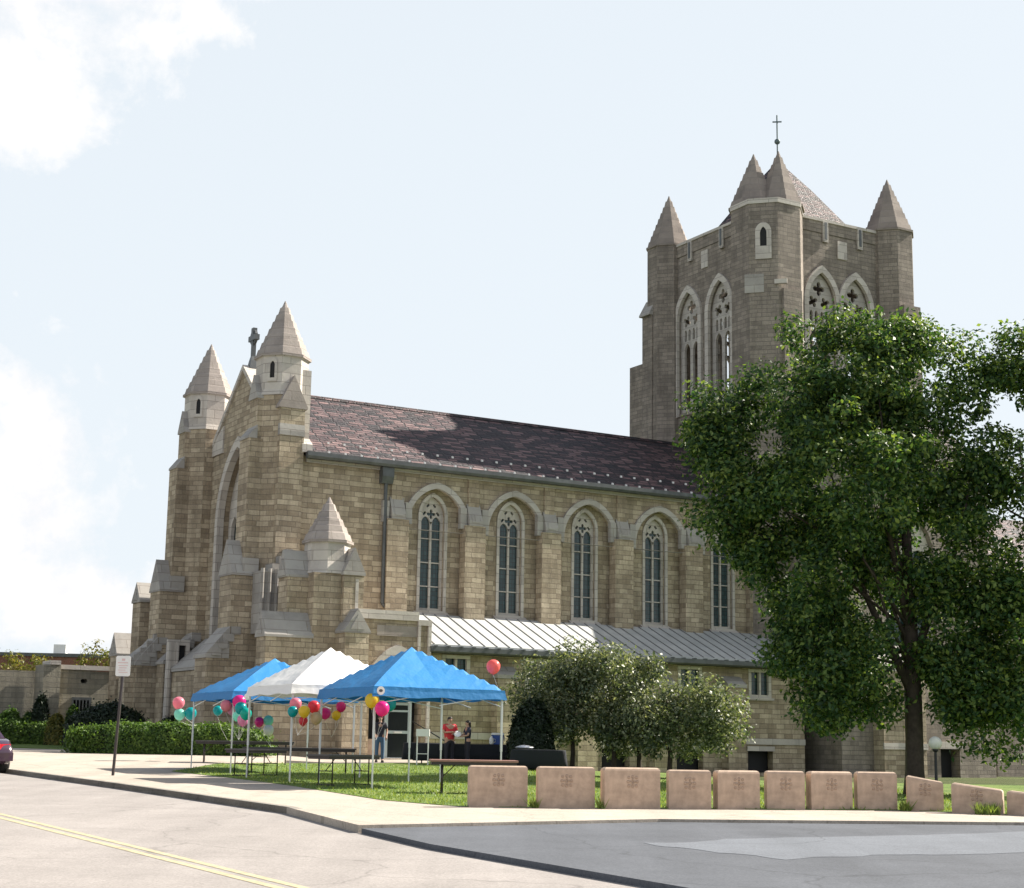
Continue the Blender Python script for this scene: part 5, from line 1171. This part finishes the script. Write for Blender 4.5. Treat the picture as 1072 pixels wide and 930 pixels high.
    me = skin_mesh([sc3(j) for j in TJ], TE, 0); me.materials.append(M[trousers]); o = bpy.data.objects.new('trousers', me); COL.objects.link(o); o.parent = t
    for sgn in (-1, 1):
        sh = MB(); sh.rings([[((sgn * stance * 1.05 + x) * s, y * s, z * s) for x, y in ((-.045, .07), (-.05, -.06), (-.03, -.19), (.03, -.19), (.05, -.06), (.045, .07))] for z in (0, .05)] + [[((sgn * stance * 1.05 + x * .7) * s, (y * .8 + .01) * s, .085 * s) for x, y in ((-.045, .07), (-.05, -.04), (-.03, -.1), (.03, -.1), (.05, -.04), (.045, .07))]])
        sh.obj('shoe', 'shoe', t, True)
    return t
def pl(px, Y): p = at(px, 780, Y); return (p.x, Y, gz2(p.x, Y))
person(pl(470.5, 60.2), R(25), 1.74, 'person in a red T-shirt and black trousers with forearms folded in front', 'red_cotton', 'black_cotton',
       (((-.27, -.06, 1.15), (-.03, -.27, 1.17)), ((.27, -.06, 1.14), (.05, -.25, 1.12))), weight=1.28)
person(pl(489.5, 60.0), R(-70), 1.62, 'person in dark clothes facing the one in red, one arm reaching out', 'navy_cotton', 'black_cotton',
       (((-.22, -.1, 1.15), (-.12, -.36, 1.14)), ((.23, -.06, 1.14), (.16, -.3, 1.1))), True, .95, .08)
person(pl(397.5, 62.5), R(10), 1.76, 'person in a dark top and blue jeans by the church door behind the balloons', 'black_cotton', 'denim',
       (((-.26, .0, 1.14), (-.2, -.18, .98)), ((.26, .02, 1.13), (.22, -.12, .92))), False, 1.0)
p = at(479, 769, 59.9)
pp = empty('paper_plate', p, 'white paper plate held between the two people at the table', 'plate')
MB().poly_prism(0, 0, [(.09, 0), (.14, .02), (.145, .022), (.09, .006)], 20).obj('plate', 'white', pp, True)
pp.rotation_euler = (R(50), R(10), 0)

CLOUDS = [(-16, 26.8, 6.2, 4.8), (-18.2, 21.5, 3.4, 2.6), (-18.5, 8.5, 5.4, 5.2), (-15, 4.5, 4, 2.2)]
CLOUD_LO, CLOUD_HI = (7.9, 7.95, 8.2), (9.5, 9.3, 9.1)
SKY_TINT, SKY_HAZE, SKY_HAZE_F = (1, 1, 1), (7.35, 7.95, 8.45), .97
SKY_STR, EXPO = .052, 1.2

# ------------------------------------------------------------------ light and sky
SUN_AZ, SUN_EL = 64.5, 39.0
sl = bpy.data.lights.new('sun', 'SUN'); sl.energy = 5.0; sl.angle = R(.5); sl.color = (1, .93, .82)
so = bpy.data.objects.new('sun', sl); COL.objects.link(so)
sd = Vector((math.sin(R(SUN_AZ)) * math.cos(R(SUN_EL)), math.cos(R(SUN_AZ)) * math.cos(R(SUN_EL)), math.sin(R(SUN_EL))))
so.rotation_euler = sd.to_track_quat('Z', 'Y').to_euler(); so.location = sd * 60
w = bpy.data.worlds.new('World'); sc.world = w; w.use_nodes = True; nt = w.node_tree
bg = nt.nodes['Background']; sky = nt.nodes.new('ShaderNodeTexSky'); sky.sky_type = 'NISHITA'; sky.sun_disc = False
sky.sun_elevation = R(SUN_EL); sky.sun_rotation = R(SUN_AZ); sky.air_density = 1.; sky.dust_density = 3.0; sky.ozone_density = 1.
tc = nt.nodes.new('ShaderNodeTexCoord'); gen = tc.outputs['Generated']
# clouds: soft-edged banks of cumulus in fixed compass directions
def blob(azim, elev, wx, wz):
    d = Vector((math.sin(R(azim)) * math.cos(R(elev)), math.cos(R(azim)) * math.cos(R(elev)), math.sin(R(elev))))
    sx = Vector((math.cos(R(azim)), -math.sin(R(azim)), 0)); sz = sx.cross(d) * -1
    sz = Vector((-math.sin(R(azim)) * math.sin(R(elev)), -math.cos(R(azim)) * math.sin(R(elev)), math.cos(R(elev))))
    def dot(v):
        n = nt.nodes.new('ShaderNodeVectorMath'); n.operation = 'DOT_PRODUCT'; nt.links.new(gen, n.inputs[0]); n.inputs[1].default_value = v; return n.outputs['Value']
    u = mathn(nt, 'DIVIDE', dot(sx), math.sin(R(wx))); v = mathn(nt, 'DIVIDE', mathn(nt, 'SUBTRACT', dot(sz), 0), math.sin(R(wz)))
    r2 = mathn(nt, 'ADD', mathn(nt, 'MULTIPLY', u, u), mathn(nt, 'MULTIPLY', v, v))
    front = mathn(nt, 'GREATER_THAN', dot(d), 0)
    return mathn(nt, 'MULTIPLY', mathn(nt, 'SUBTRACT', 1., mathn(nt, 'MINIMUM', r2, 2.6)), front)
cl = None
for a in CLOUDS:
    b = blob(*a); cl = b if cl is None else mathn(nt, 'MAXIMUM', cl, b)
n1 = noise(nt, gen, 11, 9, .62, .4); n2 = noise(nt, gen, 44, 7, .65)
nz = mathn(nt, 'ADD', mathn(nt, 'MULTIPLY', mathn(nt, 'SUBTRACT', n1, .5), 4.2), mathn(nt, 'MULTIPLY', mathn(nt, 'SUBTRACT', n2, .5), 1.6))
mask = ramp(nt, mathn(nt, 'ADD', cl, nz), [(.0, (0, 0, 0)), (.8, (1, 1, 1))])
n3 = noise(nt, gen, 11, 8, .62)
cloudcol = ramp(nt, n3, [(.35, CLOUD_LO), (.65, CLOUD_HI)])
tint = mixc(nt, sky.outputs[0], SKY_TINT, 1., 'MULTIPLY')
sz_ = nt.nodes.new('ShaderNodeSeparateXYZ'); nt.links.new(gen, sz_.inputs[0])
hz_ = ramp(nt, sz_.outputs[2], [(.0, (1, 1, 1)), (.46, (.92, .92, .92)), (.62, (.12, .12, .12))])
haze = mixc(nt, tint, SKY_HAZE, mathn(nt, 'MULTIPLY', hz_, SKY_HAZE_F))
nt.links.new(mixc(nt, haze, cloudcol, mask), bg.inputs[0]); bg.inputs[1].default_value = SKY_STR
sc.view_settings.view_transform = 'Standard'; sc.view_settings.look = 'None'; sc.view_settings.gamma = 1
sc.view_settings.use_curve_mapping = False; sc.view_settings.exposure = EXPO
sc.cycles.max_bounces = 6; sc.cycles.diffuse_bounces = 3; sc.cycles.glossy_bounces = 2; sc.cycles.transmission_bounces = 3
